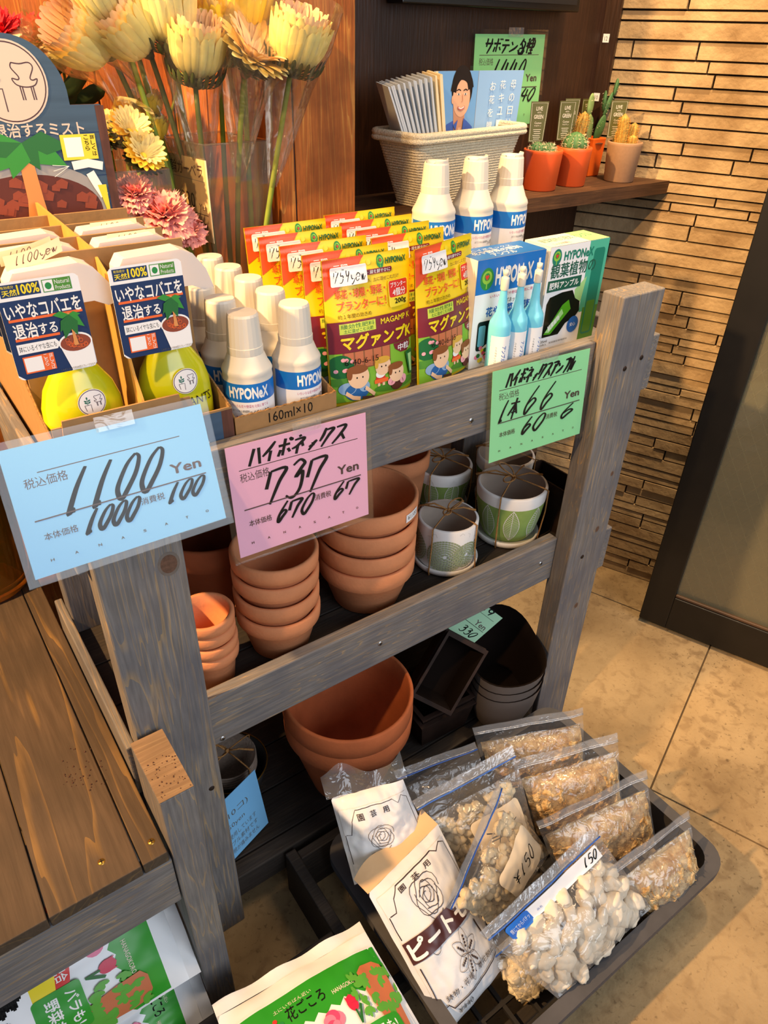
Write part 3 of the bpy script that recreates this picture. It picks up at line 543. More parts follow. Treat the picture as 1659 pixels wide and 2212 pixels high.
# dark metal planters
def square_planter(name, label, mx, side, depth, taper, wall=.004):
    b = MB(); h = side/2; k = h-taper
    def sq(r): return [(-r, -r), (r, -r), (r, r), (-r, r)]
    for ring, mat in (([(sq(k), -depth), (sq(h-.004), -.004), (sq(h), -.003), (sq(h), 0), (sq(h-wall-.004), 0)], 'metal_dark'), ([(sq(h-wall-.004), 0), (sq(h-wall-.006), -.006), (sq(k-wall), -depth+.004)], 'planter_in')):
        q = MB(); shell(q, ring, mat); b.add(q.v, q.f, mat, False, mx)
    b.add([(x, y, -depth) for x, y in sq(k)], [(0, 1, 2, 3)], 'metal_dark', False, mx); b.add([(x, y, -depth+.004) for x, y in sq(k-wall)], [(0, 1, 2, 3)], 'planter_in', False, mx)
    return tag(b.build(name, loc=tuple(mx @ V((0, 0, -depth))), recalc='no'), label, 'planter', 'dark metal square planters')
for z1, s_, lb in ((.180, .126, 'dark metal square planter, lowest of the nested pair right of the huge terracotta pots'), (.194, .118, 'dark metal square planter nested in the lowest one under the tilted pair')):
    square_planter('metal_planter', lb, Loc(.622, .684, z1) @ Rot(rad(-4)), s_, .070, .014)
ex = V((.657, .097, .746)).normalized(); ey = V((-.566, .554, .602)); ey = (ey-ex*ey.dot(ex)).normalized(); ez = ex.cross(ey)
for off, lb in ((0, 'dark metal square planter tipped towards the viewer, the inner of two'), (-.012, 'dark metal square planter tipped towards the viewer, the outer of two')):
    o = V((.600, .604, .207))+ex*.067+ey*.043+ez*(off+.004); square_planter('metal_planter', lb, frame(o, ex, ey*.64, ez), .132, .05, .012)
# grey organic pots
def egg(s, n=40, rot=0):
    p = []
    for k in range(n):
        a = 2*PI*k/n; r = 1+.13*math.cos(2*(a-rad(55)))+.09*math.cos(3*(a-rad(62))); p.append((.0*s+s*r*math.cos(a+rot), s*r*math.sin(a+rot)))
    return p
for i, (dz, lb) in enumerate(((0, 'grey egg-shaped planter, lowest of three nested by the right rack post'), (.020, 'grey egg-shaped planter, middle of three nested by the right rack post'), (.040, 'grey egg-shaped planter with dark inside, top of three by the right rack post'))):
    b = MB(); cx, cy = .757, .636
    def rg(s, z, tilt=.12): return ([(cx+x-.012*(1-z/.13), cy+y-.012*(1-z/.13)) for x, y in egg(s)], z)
    def rings(L):
        out = []
        for s, z in L: out.append((s, z))
        return out
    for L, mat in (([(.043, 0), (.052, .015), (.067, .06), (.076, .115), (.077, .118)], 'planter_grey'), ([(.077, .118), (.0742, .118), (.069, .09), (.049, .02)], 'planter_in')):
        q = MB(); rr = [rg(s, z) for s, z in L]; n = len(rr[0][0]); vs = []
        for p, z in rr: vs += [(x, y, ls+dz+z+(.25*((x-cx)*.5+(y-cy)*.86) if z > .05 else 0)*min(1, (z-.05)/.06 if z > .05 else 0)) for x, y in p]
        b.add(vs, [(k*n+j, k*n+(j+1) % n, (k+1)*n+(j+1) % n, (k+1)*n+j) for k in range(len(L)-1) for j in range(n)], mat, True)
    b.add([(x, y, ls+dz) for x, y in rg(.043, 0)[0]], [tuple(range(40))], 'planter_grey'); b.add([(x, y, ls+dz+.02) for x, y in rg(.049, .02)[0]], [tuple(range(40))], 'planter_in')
    tag(b.build('egg_planter', loc=(cx, cy, ls+dz), recalc='no'), lb, 'planter', 'grey egg-shaped planters on the bottom shelf')
# price card lying in the grey planter
M('card_dim', '#a9d8b0', .4)
b = MB(); a = Art(); a.text('Yen', .058, .036, .080, .048, 'sign_brown', .03); a.rect(.02, .033, .082, .034, 'ink'); a.hand('330', .048, .010, .078, .026, .0022, 'ink'); a.hand('59', .04, .066, .07, .080, .0026, 'ink'); a.rect(.03, .062, .080, .0626, 'ink')
fn = plane((.648, .725, .325), V((.040, -.073, -.040)), V((.079, .001, .030))); slab(b, fn, .086, .079, .0008, 'card_dim'); a.put(b, fn); tag(b.build('price_card', loc=(.69, .70, .28), recalc=False), 'pale green price card tucked into the grey egg-shaped planter', 'card')
# peat pots in a bowl with a blue card
t = thing('black_bowl', 'black bowl with a thin gold rim on the bottom shelf, left corner', 'bowl', (.247, .752, ls))
b = MB(); b.lathe([(.0001, 0), (.035, 0), (.050, .03), (.060, .075), (.058, .075), (.047, .03), (.033, .006), (.0001, .006)], 'dark', 48); b.build('bowl_body', t, local=True)
b = MB(); b.tube([(.0605*math.cos(2*PI*k/48), .0605*math.sin(2*PI*k/48), .0765) for k in range(48)], .0011, 'gold', 6, True); b.build('gold_rim', t, local=True)
t = thing('peat_pots', 'bundle of nested grey-brown fibre pots tied with twine in the black bowl', 'pots', (.243, .750, ls+.0065))
for i in range(5):
    b = MB(); z = i*.006; b.lathe([(.0001, z), (.028, z), (.046, .065+z), (.0468, .068+z), (.0445, .068+z), (.026, z+.003), (.0001, z+.003)], 'fiber', 40); b.build('fibre_pot', t, local=True)
twine_parts(t, .0475, .094, .029, rad(-70), ((rad(160), .03, .012, .004),))
b = MB(); a = Art(); a.text('(10コ)', .012, .068, .062, .080, 'sign_grey'); a.text('550yen', .008, .050, .050, .060, 'sign_grey', .01)
for i, s_ in enumerate(('を使用しています', 'タブル素材です', 'の根が痛みません')): a.text(s_, .006, .034-i*.013, .070, .043-i*.013, 'sign_grey', .01)
fn = plane((.178, .626, .118), (.085, .028, .004), (.0, .03, .098)); slab(b, fn, .088, .108, .0007, 'sign_blue'); a.put(b, fn); tag(b.build('price_card', loc=(.21, .63, .12), recalc=False), 'light blue handwritten card in front of the black bowl on the bottom shelf', 'card')
# ============================================================ products on the top shelf
hs = .820
def hypo_logo(a, cx, cy, r, ring='logo_green'):
    a.ell(cx, cy, r, r*1.05, ring); a.ell(cx, cy+r*.15, r*.72, r*.62, 'logo_lime'); a.rect(cx-r*.08, cy-r*.9, cx+r*.08, cy-r*.1, 'logo_lime'); a.ell(cx, cy+r*.2, r*.40, r*.36, 'logo_green'); a.poly([(cx, cy-r*.12), (cx+r*.3, cy+r*.22), (cx+r*.16, cy+r*.42), (cx, cy+r*.3), (cx-r*.16, cy+r*.42), (cx-r*.3, cy+r*.22)], 'logo_red')
def bottle(name, label, loc, rz, group, r=.0275, H=.135, big=False):
    t = thing(name, label, 'bottle', loc, rz, group=group); k = r/.0275
    zs = .071 if not big else .168; zc = .090 if not big else .194; rn = .0195*k*(1 if not big else .92)
    b = MB(); b.lathe([(.0001, .001), (r-.004, 0), (r-.001, .002), (r, .006), (r, zs-.004), (r-.0006, zs), (r+.0003, zs+.003), (r-.001, zs+.006*k), (r-.004*k, zs+.011*k), (rn+.001, zc), (rn, zc+.002)], 'white_plastic', 48); bb_ = b.build('bottle_body', t, local=True)
    b = MB(); n = 24; rt_ = rn*.86; vs = []; rings = [(rn, zc+.002), (rn, zc+.010*k), (rn*.975, zc+.0105*k), (rt_, H-.0025), (rt_*.93, H)]
    b.lathe(rings, 'white_plastic', n, smooth=False)
    if not big: b.lathe([(rt_*.93, H), (.0001, H+.0006)], 'white_plastic', n)
    else:
        # open pouring lip: inner wall and a higher back edge
        hh = lambda g: H+.0005+(.0045 if math.cos(g-rad(-75)) > .45 else -.003 if math.cos(g-rad(-140)) > .75 else .001)
        b.grid(lambda u, v: (rt_*(.93-.13*max(0, v*2-1)*(1))*math.cos(2*PI*u), rt_*(.93-.13*max(0, v*2-1))*math.sin(2*PI*u), H+(hh(2*PI*u)-H)*min(1, v*2)-.012*max(0, v*2-1)), 48, 4, 'white_plastic', closeu=True); b.lathe([(rt_*.80, H-.008), (.0001, H-.009)], 'white_plastic', n)
    b.build('cap', t, local=True); b = MB(); a = Art(); u = 2*PI*r; s = k*(1 if not big else 1.0)
    top = zs-.006
    a.rect(-u*.30, .006, u*.30, top, 'label_white'); a.rect(-u*.30, top-.021*s, u*.30, top, 'blue_label')
    a.text('HYPONeX', -.0225*s, top-.0175*s, .0235*s, top-.0035*s, 'white', .075)
    a.text('いろいろな花や野菜を元気に育てる', -.023*s, top-.0275*s, .022*s, top-.0238*s, 'magenta', .008); a.text('水でうすめる液体肥料', -.020*s, top-.033*s, .000, top-.0300*s, 'sign_grey', .008)
    a.text('ハイポネックス', .000, top-.0365*s, .023*s, top-.0305*s, 'ink', .02); a.text('6-10-5', -.022*s, top-.0435*s, -.004*s, top-.0375*s, 'magenta', .0)
    a.line([(-.022*s, top-.051*s), (-.008*s, top-.0475*s), (.004*s, top-.049*s), (.011*s, top-.046*s)], .0055*s, 'magenta'); a.text('New レインボー', -.017*s, top-.052*s, .006*s, top-.0478*s, 'label_white', .005, .1)
    hypo_logo(a, .0175*s, top-.044*s, .0055*s)
    if big: a.rect(-u*.30, .008, u*.30, .030, 'blue_label'); a.ell(0, .045, .012, .009, 'rose_pink')
    a.put(b, lambda x, y, h: ((r+.00025+h)*math.sin(x/r), -(r+.00025+h)*math.cos(x/r), y), .0022, vlen=.05); b.build('label', bb_, local=True, recalc='no'); return t
ct = thing('bottle_carton', 'brown cardboard carton of ten small white fertiliser bottles', 'carton', (.338, .79, hs))
b = MB(); x0, x1, y0, y1 = .2735, .4015, .6485, .9385; tk = .0022
b.prism([(x0, hs), (x1, hs), (x1, hs+.037), (x0, hs+.037)], y0, y0+tk, 'kraft'); b.prism([(x0, hs), (x1, hs), (x1, hs+.098), (x0, hs+.098)], y1-tk, y1, 'kraft'); b.box(x0, x1, y0, y1, hs+.0002, hs+.002, 'kraft')
prof = [(y0+tk, 0), (y1-tk, 0), (y1-tk, .098), (y0+.17, .074), (y0+.06, .053), (y0+tk, .037)]
for xx in (x0, x1-tk): b.prism([(p[0], hs+p[1]) for p in prof], xx, xx+tk, 'kraft', Matrix(((0, 1, 0, 0), (1, 0, 0, 0), (0, 0, 1, 0), (0, 0, 0, 1))))
a = Art(); a.text('160ml×10', .040, .0215, .096, .0335, 'ink', .01); fn = plane((x0, y0-.0002, hs), (1, 0, 0), (0, 0, 1)); a.put(b, fn); cb_ = b.build('carton_body', ct)
b = MB(); L_ = lambda xx: [(xx, y0+.006+(y1-y0)*k/60*.6, hs+.0385+.030*k/60+.0007*math.sin(k*2.1)) for k in range(40, -1, -1)]
b.tube(L_(x1-.001)+[(x1-(x1-x0)*k/40, y0+.001, hs+.037+.0006*math.sin(k*1.9)) for k in range(41)]+L_(x0+.001)[::-1], .0011, 'kraft_edge', 5); b.build('torn_edge', cb_)
rows = ('front row', 'second row', 'third row', 'fourth row', 'back row')
b0 = None
for i in range(5):
    for j, x in enumerate((.3085, .3705)):
        lb = 'small white capped fertiliser bottle, %s of the carton, %s column' % (rows[i], ('left', 'right')[j]); lo = (x, .6835+i*.0556, hs+.0021); rz = (rad(-26), rad(18))[j]+(0, .3, -.5, .2, .9)[i]*(i > 0)
        if b0 is None: b0 = bottle('fertiliser_bottle', lb, lo, rz, 'small fertiliser bottles in the carton')
        else: dup(b0, lo, lb, rz)
c0 = None
for x, rz, lb in ((.696, rad(2), 'tall white fertiliser bottle, leftmost of three behind the yellow pouches'), (.770, rad(14), 'tall white fertiliser bottle, middle of three behind the blue box'), (.841, rad(20), 'tall white fertiliser bottle, rightmost of three below the orange cactus pots')):
    lo = (x, .850, hs)
    if c0 is None: c0 = bottle('tall_bottle', lb, lo, rz, 'tall fertiliser bottles', .0315, .235, True)
    else: dup(c0, lo, lb, rz)
# fertiliser pouches
def pouch(label, loc, rz, rot, group):
    t = thing('fertiliser_pouch', label, 'pouch', loc, rz, rot, group); Wd, H = .122, .172; b = MB()
    def bulge(u, v):
        x = abs(u-Wd/2)/(Wd/2); y = v/H; q = max(0, 1-x**3.0); lo_ = min(1, (1-y)/.25)**.7 if y > .75 else 1
        return .013*q*max(0, min(1, (1-y)*2.0))**.8*(1.0 if y > .1 else .9+.1*y/.1)+.0006+.0004*math.sin(v*700)*(1 if y > .88 else 0)+.0008*noise.noise(V((u*38, v*30, 1)))*q*(y < .86)
    F = lambda u, v, h: (u-Wd/2, -bulge(u, v)-h, v); Bk = lambda u, v: (u*Wd-Wd/2, bulge(u*Wd, v*H), v*H)
    b.grid(lambda u, v: F(u*Wd, v*H, 0), 40, 60, 'yellow'); b.grid(Bk, 16, 24, 'yellow'); b.grid(lambda u, v: (u*Wd-Wd/2, (2*v-1)*bulge(u*Wd, .0), .0), 16, 4, 'yellow'); pb_ = b.build('pouch_body', t, local=True, recalc='no')
    a = Art(9e-5); a.sc = (Wd, H)
    a.poly([(.0, 1), (.46, 1), (.40, .955), (.13, .80), (.0, .74)], 'orange_red'); a.text('元肥', .11, .925, .27, .962, 'white', .02)
    a.ell(.5, .953, .026, .019, 'tag_yellow'); hypo_logo(a, .635, .945, .042); a.text('HYPONeX', .695, .922, .945, .966, 'dgreen', .075)
    a.rrect(.40, .872, .76, .906, .014, 'maroon'); a.text('花・緑を鮮やかに', .42, .877, .74, .901, 'white', .015)
    a.text('植えつけ、植えかえ時、土に混ぜこむだけ', .10, .825, .84, .851, 'print_brown', .0)
    a.text('草花・球根・野菜・', .10, .745, .66, .805, 'orange_red', .03); a.text('プランターに！', .11, .665, .66, .730, 'orange_red', .025); a.text('約１年間の効きめ', .11, .615, .47, .645, 'ink', .01)
    a.rrect(.69, .635, .955, .815, .02, 'tag_yellow'); a.rrect(.70, .70, .945, .81, .02, 'red'); a.text('プランター', .72, .765, .925, .798, 'white', .02); a.text('4個分', .74, .706, .915, .758, 'white', .02); a.text('200g', .76, .645, .92, .690, 'ink', .03)
    a.rect(0, .385, 1, .600, 'maroon'); a.rect(.11, .515, .50, .585, 'lime'); a.text('緩効性肥料', .125, .550, .485, .580, 'dgreen', .0); a.text('土に混ぜこむ元肥', .15, .521, .47, .545, 'dgreen', .0)
    a.text('MAGAMP K', .56, .540, .96, .580, 'ylw_text', .03); a.text('マグァンプK', .11, .400, .985, .505, 'ylw_text', .06, shear=.10)
    a.rect(.0, .03, 1, .385, 'grass'); a.rect(.12, .26, .66, .385, 'fence'); 
    for q in range(5): a.rect(.14+q*.105, .27, .23+q*.105, .385, 'pot_pic', q > 0)
    a.ell(.10, .29, .13, .085, 'dgreen'); a.ell(.05, .18, .22, .03, 'grass2'); a.ell(.75, .08, .30, .035, 'grass2', same=True)
    for q in range(7): a.ell(.03+R.random()*.2, .25+R.random()*.09, .022, .014, 'pink', 10, same=q > 0)
    a._([(.70, .385), (.95, .385), (.955, .34), (.90, .305), (.80, .31), (.72, .345)], [(0, 5, 4, 3, 2, 1)], 'maroon'); a.text('中粒', .76, .322, .93, .372, 'white', .02)
    # generic gardeners at work (plain picture shapes)
    def head(cx, cy, r, hair): a.ell(cx, cy, r, r*.72, 'skin'); a.ell(cx-r*.1, cy+r*.50, r*1.0, r*.27, hair); a.ell(cx-r*.85, cy+r*.22, r*.25, r*.34, hair, same=True); a.ell(cx+r*.35, cy-r*.02, .008, .007, 'ink', 8); a.ell(cx-r*.2, cy-r*.02, .008, .007, 'ink', 8, same=True)
    a.ell(.53, .155, .06, .04, 'red'); a.rect(.49, .10, .52, .14, 'skin'); a.rect(.55, .10, .58, .14, 'skin', True); a.ell(.53, .19, .06, .03, 'white'); head(.56, .245, .095, 'blond'); a.rrect(.45, .125, .62, .155, .01, 'orange')
    a.ell(.25, .10, .13, .065, 'denim'); a.ell(.15, .13, .09, .045, 'plaid'); a.ell(.33, .13, .06, .04, 'plaid', same=True); a.line([(.34, .12), (.42, .07), (.45, .05)], .03, 'skin'); a.line([(.13, .10), (.2, .06), (.28, .045)], .03, 'skin', True); head(.27, .205, .115, 'hair')
    a.ell(.74, .09, .085, .05, 'print_brown'); a.ell(.66, .115, .05, .03, 'pink'); a.ell(.82, .11, .05, .035, 'pink', same=True); head(.73, .175, .10, 'hair')
    a.line([(.30, .05), (.44, .035)], .02, 'soil'); a.poly([(.86, .30), (.98, .31), (.98, .12), (.93, .12)], 'dgreen'); a.poly([(.90, .28), (.96, .28), (.97, .14), (.94, .14)], 'pale_green')
    a.text('6-40-6-15', .125, .300, .50, .342, 'ink', .01)
    a.items = [([(min(Wd*.996, max(Wd*.004, p[0])), max(H*.004, p[1])) for p in i[0]], i[1], i[2], i[3]) for i in a.items]; b = MB(); a.put(b, F, .003, .0003); b.build('printed_front', pb_, local=True, recalc='no')
    b = MB(); a = Art(4e-5); a.rrect(.007, .1430, .055, .1640, .002, 'label_white'); a.hand('759yew', .011, .1470, .053, .1605, .0010, 'ink', .22, .2); a.put(b, F, .0045, .0045); o = b.build('price_sticker', pb_, local=True, recalc='no'); o['label'] = 'white price sticker'; return t
pt = None
tl = [(.462, .684, 0, 'front pouch of the left row beside the bottle carton'), (.455, .716, .02, 'second pouch of the left row'), (.452, .762, -.02, 'third pouch of the left row'), (.451, .815, .01, 'fourth pouch of the left row'), (.458, .868, 0, 'rearmost pouch of the left row before the clear vase'),
      (.584, .688, .27, 'front pouch of the right row beside the blue box'), (.570, .746, .06, 'second pouch of the right row'), (.575, .786, .03, 'third pouch of the right row'), (.580, .833, .02, 'fourth pouch of the right row'), (.587, .884, .02, 'rearmost pouch of the right row before the wall')]
for x, y, rz, lb in tl:
    x += .014
    lb = 'yellow and maroon fertiliser pouch, '+lb; ro = (rad(-5), 0, rz)
    if pt is None: pt = pouch(lb, (x, y, hs), rz, ro, 'yellow fertiliser pouches')
    else: dup(pt, (x, y, hs), lb, rot=ro)
# cartons of ampoules
def amp_box(name, label, x0, x1, y0, y1, z1, faces, loc):
    t = thing(name, label, 'box', loc); b = MB(); b.box(x0, x1, y0, y1, hs, z1, faces[0]); b.build('box_body', t, bevel=.0008); return t
x0, x1, y0, y1, z1 = .637, .760, .684, .734, .966
t = amp_box('ampoule_box', 'blue and white box of plant food ampoules behind the blue ampoules', x0, x1, y0, y1, z1, ('box_side',), ((x0+x1)/2, .709, hs))
b = MB(); a = Art(); w_, h_ = x1-x0, z1-hs; a.sc = (w_, h_)
a.rect(0, 0, 1, 1, 'label_white'); a.rect(0, .695, 1, 1, 'blue_label'); hypo_logo(a, .15, .825, .095); a.text('HYPONeX', .27, .75, .83, .915, 'white', .075); a.rrect(.88, .78, .95, .88, .01, 'white'); a.rect(.90, .88, .93, .93, 'white')
a.text('いろいろな花や野菜を元気に育てる', .22, .645, .95, .675, 'magenta', .0); a.text('ハイポネックス', .36, .57, .70, .62, 'ink', .01); a.text('花や野菜の肥料', .18, .475, .88, .565, 'blue_print', .04); a.text('アンプル', .32, .375, .68, .455, 'blue_print', .04)
a.rrect(.08, .16, .42, .44, .03, 'window_dark'); a.rrect(.10, .20, .20, .40, .02, 'ampule_blue'); a.ell(.30, .12, .16, .10, 'label_white'); a.rect(.24, .18, .36, .36, 'label_white')
for k in range(16): x, y = R.uniform(.05, .5), R.uniform(.05, .22); a.ell(x, y, .028, .022, R.choice(('rose_pink', 'pinkred', 'leaf2', 'tag_yellow')), 8)
a.put(b, plane((x0, y0-.0009, hs), (1, 0, 0), (0, 0, 1))); a = Art(); a.rect(x0, y0, x1, y1, 'blue_label'); a.text('ハイポネックス', x0+.02, .718, x1-.03, .726, 'white', .01); a.text('花や野菜の肥料', x0+.012, .704, x1-.022, .717, 'white', .03); a.text('アンプル', x0+.035, .690, x1-.045, .702, 'white', .03); a.put(b, lambda u, v, h: (u, v, z1+.0003+h)); b.build('printed_faces', t)
x0, x1, y0, y1, z1 = .769, .890, .684, .734, .966
t = amp_box('ampoule_box', 'white and green box of foliage plant ampoules beside the right rack post', x0, x1, y0, y1, z1, ('box_side',), ((x0+x1)/2, .709, hs))
b = MB(); a = Art(); w_, h_ = x1-x0, z1-hs; a.sc = (w_, h_)
a.rect(0, 0, 1, 1, 'label_white'); a.rect(.66, .30, 1, 1, 'teal_box'); a.poly([(.55, .36), (.66, .42), (.70, .66), (.52, .55)], 'pale_green'); a.rect(.72, 0, 1, .34, 'grass2'); a.rrect(.76, .05, .95, .92, .04, 'teal_dark'); a.rrect(.78, .07, .93, .40, .02, 'grass2')
hypo_logo(a, .12, .90, .075, 'teal_dark'); a.text('HYPONeX', .24, .855, .74, .945, 'teal_dark', .075); a.text('観葉植物の', .05, .70, .82, .84, 'kanyo', .02); a.rect(.03, .575, .60, .685, 'kanyo'); a.text('肥料アンプル', .06, .595, .56, .665, 'white', .03)
a.poly([(.06, .12), (.34, .12), (.44, .22), (.60, .27), (.66, .32), (.64, .42), (.55, .46), (.48, .55), (.30, .55), (.10, .52), (.06, .46)], 'window_dark'); a.poly([(.08, .15), (.20, .14), (.50, .36), (.44, .46), (.34, .42)], 'amp_green'); a.poly([(.10, .17), (.17, .16), (.38, .33), (.34, .38)], 'pale_green'); a.text('観葉植物', .13, .22, .33, .28, 'white', .02, .55)
a.ell(.58, .19, .10, .085, 'blue_print'); a.text('安心', .53, .17, .63, .21, 'white', .01); a.text('35ml', .05, .065, .16, .092, 'sign_grey'); a.text('10本入', .05, .03, .16, .055, 'sign_grey'); a.text('家庭園芸専用肥料', .20, .04, .52, .06, 'sign_grey')
a.put(b, plane((x0, y0-.0009, hs), (1, 0, 0), (0, 0, 1))); a = Art(); a.rect(x0, y0, x1, y1, 'cream'); a.rect(x0+.08, y0, x1, y1, 'pale_green'); a.text('観葉植物の肥料アンプル', x0+.01, .705, x1-.01, .722, 'teal_dark', .0); a.text('こんな効果に', x0+.015, .690, x0+.05, .698, 'magenta', .0); a.put(b, lambda u, v, h: (u, v, z1+.0003+h)); b.build('printed_faces', t)
am = None
for x, y, rz, lb in ((.669, .6635, -.35, 'left'), (.7005, .6645, -.1, 'middle'), (.732, .6655, .1, 'right')):
    lb = 'pale blue plant food ampoule with white tip, %s of three before the blue box' % lb
    if am is None:
        am = t = thing('ampoule', lb, 'ampoule', (x, y, hs), rz, group='blue ampoules standing on the top shelf'); r = .0152
        b = MB(); b.lathe([(.0001, 0), (r-.001, .0), (r, .002), (r, .062), (r-.001, .068), (.0075, .081), (.0062, .090), (.0040, .112)], 'ampule_blue', 32); ab_ = b.build('ampoule_body', t, local=True)
        b = MB(); b.lathe([(.0050, .110), (.0055, .112), (.0055, .1245), (.0050, .126), (.0030, .127), (.0030, .129), (.0038, .1295), (.0038, .135), (.0001, .136)], 'white_plastic', 24); b.build('tip', t, local=True)
        b = MB(); a = Art(); a.rect(-.017, .004, .017, .052, 'label_white'); a.text('花や野菜の肥料', .000, .026, .034, .033, 'blue_print', .03, -PI/2); a.text('アンプル', -.008, .024, .014, .031, 'blue_print', .03, -PI/2); a.text('ハイポネックス', -.020, .024, .004, .027, 'ink', .0, -PI/2)
        a.put(b, lambda x, y, h: ((r+.0002+h)*math.sin(x/r), -(r+.0002+h)*math.cos(x/r), y), .0014, vlen=.05); b.build('label', ab_, local=True, recalc='no')
    else: dup(am, (x, y, hs), lb, rz)
# ------------------------------------------------------------ spray bottle carton with printed backboard
ct = thing('spray_carton', 'brown carton with a navy printed backboard holding yellow spray bottles', 'carton', (.185, .79, hs))
x0, x1, y0, y1 = .094, .2715, .6485, .944; b = MB()
b.prism([(x0, hs), (x1, hs), (x1, hs+.052), (.235, hs+.052), (.228, hs+.074), (x0, hs+.074)], y0, y0+tk, 'kraft'); b.box(x0, x1, y0, y1, hs+.0002, hs+.0025, 'kraft')
b.prism([(x0+.004, hs+.03), (.226, hs+.03), (.216, hs+.081), (x0+.010, hs+.081)], y0-.003, y0-.0006, 'kraft')
prof = [(y0+tk, 0), (y1-tk, 0), (y1-tk, .125), (y0+.125, .120), (y0+.055, .070), (y0+tk, .052)]
for xx in (x0, x1-tk): b.prism([(p[0], hs+p[1]) for p in prof], xx, xx+tk, 'kraft', Matrix(((0, 1, 0, 0), (1, 0, 0, 0), (0, 0, 1, 0), (0, 0, 0, 1))))
b.build('carton_body', ct)
b = MB(); a = Art(); fn = plane((x0, y0-.0004, hs), (1, 0, 0), (0, 0, 1)); a.rect(.132, .0, .165, .050, 'board_navy'); a.rect(.165, 0, x1-x0, .050, 'board_brown'); a.text('S', .140, .006, .149, .020, 'cream', .03); a.put(b, fn); b.build('front_print', ct)
for xx in (x0+.0005, x1-.0015): b = MB(); b.tube([(xx+.0004, y0+(p[0]-y0), hs+p[1]) for p in ((y0, .052), (y0+.055, .070), (y0+.09, .095), (y0+.125, .120))], .0013, 'kraft_edge', 5); b.build('corrugated_edge', ct)
b = MB()
for y in (.7245, .7795, .8345, .8895): b.box(x0+tk, x1-tk, y, y+.0022, hs+.0026, hs+.208, 'kraft')
b.build('cross_divider', ct, bevel=.0005)
b = MB(); b.prism([(y0+.004, hs+.0026), (y1-.006, hs+.0026), (y1-.006, hs+.213), (y0+.09, hs+.206), (y0+.05, hs+.190), (y0+.020, hs+.100), (y0+.004, hs+.075)], .1815, .1842, 'kraft_yellow', Matrix(((0, 1, 0, 0), (1, 0, 0, 0), (0, 0, 1, 0), (0, 0, 0, 1)))); b.build('centre_divider', ct)
# backboard
bx0, bx1, zt, zs_ = .090, .279, hs+.308, hs+.310; cxm = .1845
out = [(bx0, hs), (bx1, hs), (bx1, zt-.004), (bx1-.004, zt), (cxm+.058, zt)]+[(cxm+.058*math.cos(rad(k*6)), zt+.008+.058*math.sin(rad(k*6))) for k in range(1, 30)]+[(cxm-.058, zt), (bx0, zt)]
b = MB(); b.prism(out, .9455, .9490, 'board_navy', None, 'board_brown'); a = Art(); fn = plane((0, .9452, 0), (1, 0, 0), (0, 0, 1))
a.rect(bx1-.010, hs, bx1, zt-.001, 'board_brown'); cz = zt+.022; a.ell(cxm, cz, .0390, .0390, 'board_cream', 40); a.ring(cxm, cz, .0365, .0013, 'line_brown', n=48)
for q in ((1.03), (1.055), (1.10)): a.rect(bx0, q, bx1-.010, q+.0007, 'navy', True)
def chair(a, cx, cy, s, m, w):
    a.line(smooth([(cx-.9*s, cy+1.3*s), (cx-.2*s, cy+1.2*s), (cx+.6*s, cy+1.3*s), (cx+.9*s, cy+.9*s), (cx+.5*s, cy+.1*s), (cx+.7*s, cy-.1*s), (cx+1.1*s, cy+.0*s), (cx+.8*s, cy-.5*s), (cx, cy-.65*s), (cx-.8*s, cy-.45*s), (cx-1.1*s, cy+.05*s), (cx-.6*s, cy-.05*s), (cx-.5*s, cy+.2*s), (cx-1.0*s, cy+.9*s), (cx-.9*s, cy+1.3*s)], 4), w, m)
    for d in (-.55, -.35, .4, .6): a.line([(cx+d*s, cy-.6*s), (cx+(d+.08)*s, cy-1.7*s)], w, m, True)
def plantlogo(a, cx, cy, s, m, w):
    a.line([(cx-.9*s, cy-.3*s), (cx+.5*s, cy-.3*s), (cx+.55*s, cy-2*s)], w, m); a.line([(cx-.9*s, cy-.3*s), (cx-.6*s, cy-1.7*s)], w, m, True); a.line([(cx-.2*s, cy-.3*s), (cx-.2*s, cy+1.3*s)], w, 'teal')
    for k, (dx, dy) in enumerate(((-.55, .3), (.2, .3), (-.6, .75), (.2, .8), (-.2, 1.4))): a.ell(cx+dx*s, cy+dy*s, .33*s, .17*s, 'teal', 12, (.5 if dx > 0 else 2.6) if k < 4 else 1.57, same=k > 0)
chair(a, cxm+.0165, cz+.003, .0115, 'line_brown', .0012); plantlogo(a, cxm-.014, cz-.002, .0125, 'line_brown', .0012)
a.text('コバエを退治するミスト', bx0+.014, zt-.030, bx1-.026, zt-.016, 'board_cream', .03)
pz = hs+.213; a.ell(.178, pz-.010, .088, .050, 'grey', 40); a.ell(.178, pz-.014, .080, .042, 'chip_dark', 40)
for k in range(26):
    g = R.uniform(0, PI); q = R.uniform(.3, .9); x, y = .178+.078*q*math.cos(g), pz-.010+.036*q*math.sin(g); s_ = R.uniform(.005, .009); a.poly([(x-s_, y-s_*.5), (x+s_*.6, y-s_*.8), (x+s_, y+s_*.2), (x+s_*.1, y+s_*.8), (x-s_*.8, y+s_*.4)], 'chip')
a.poly([(.172, pz-.02), (.195, pz-.02), (.193, pz+.002), (.190, pz+.055), (.176, pz+.055), (.176, pz+.002)], 'bark')
for g, l in ((2.6, .05), (-2.5, .045), (-.5, .05), (.2, .052), (-1.1, .03), (3.1, .04), (-2.0, .042)):
    x, y = .183, pz+.060; dx, dy = math.cos(g)*l, math.sin(g)*l*.6-.012; a.poly([(x, y), (x+dx*.4-dy*.35, y+dy*.4+dx*.25), (x+dx, y+dy), (x+dx*.5+dy*.3, y+dy*.5-dx*.2)], R.choice(('leaf', 'leaf2')))
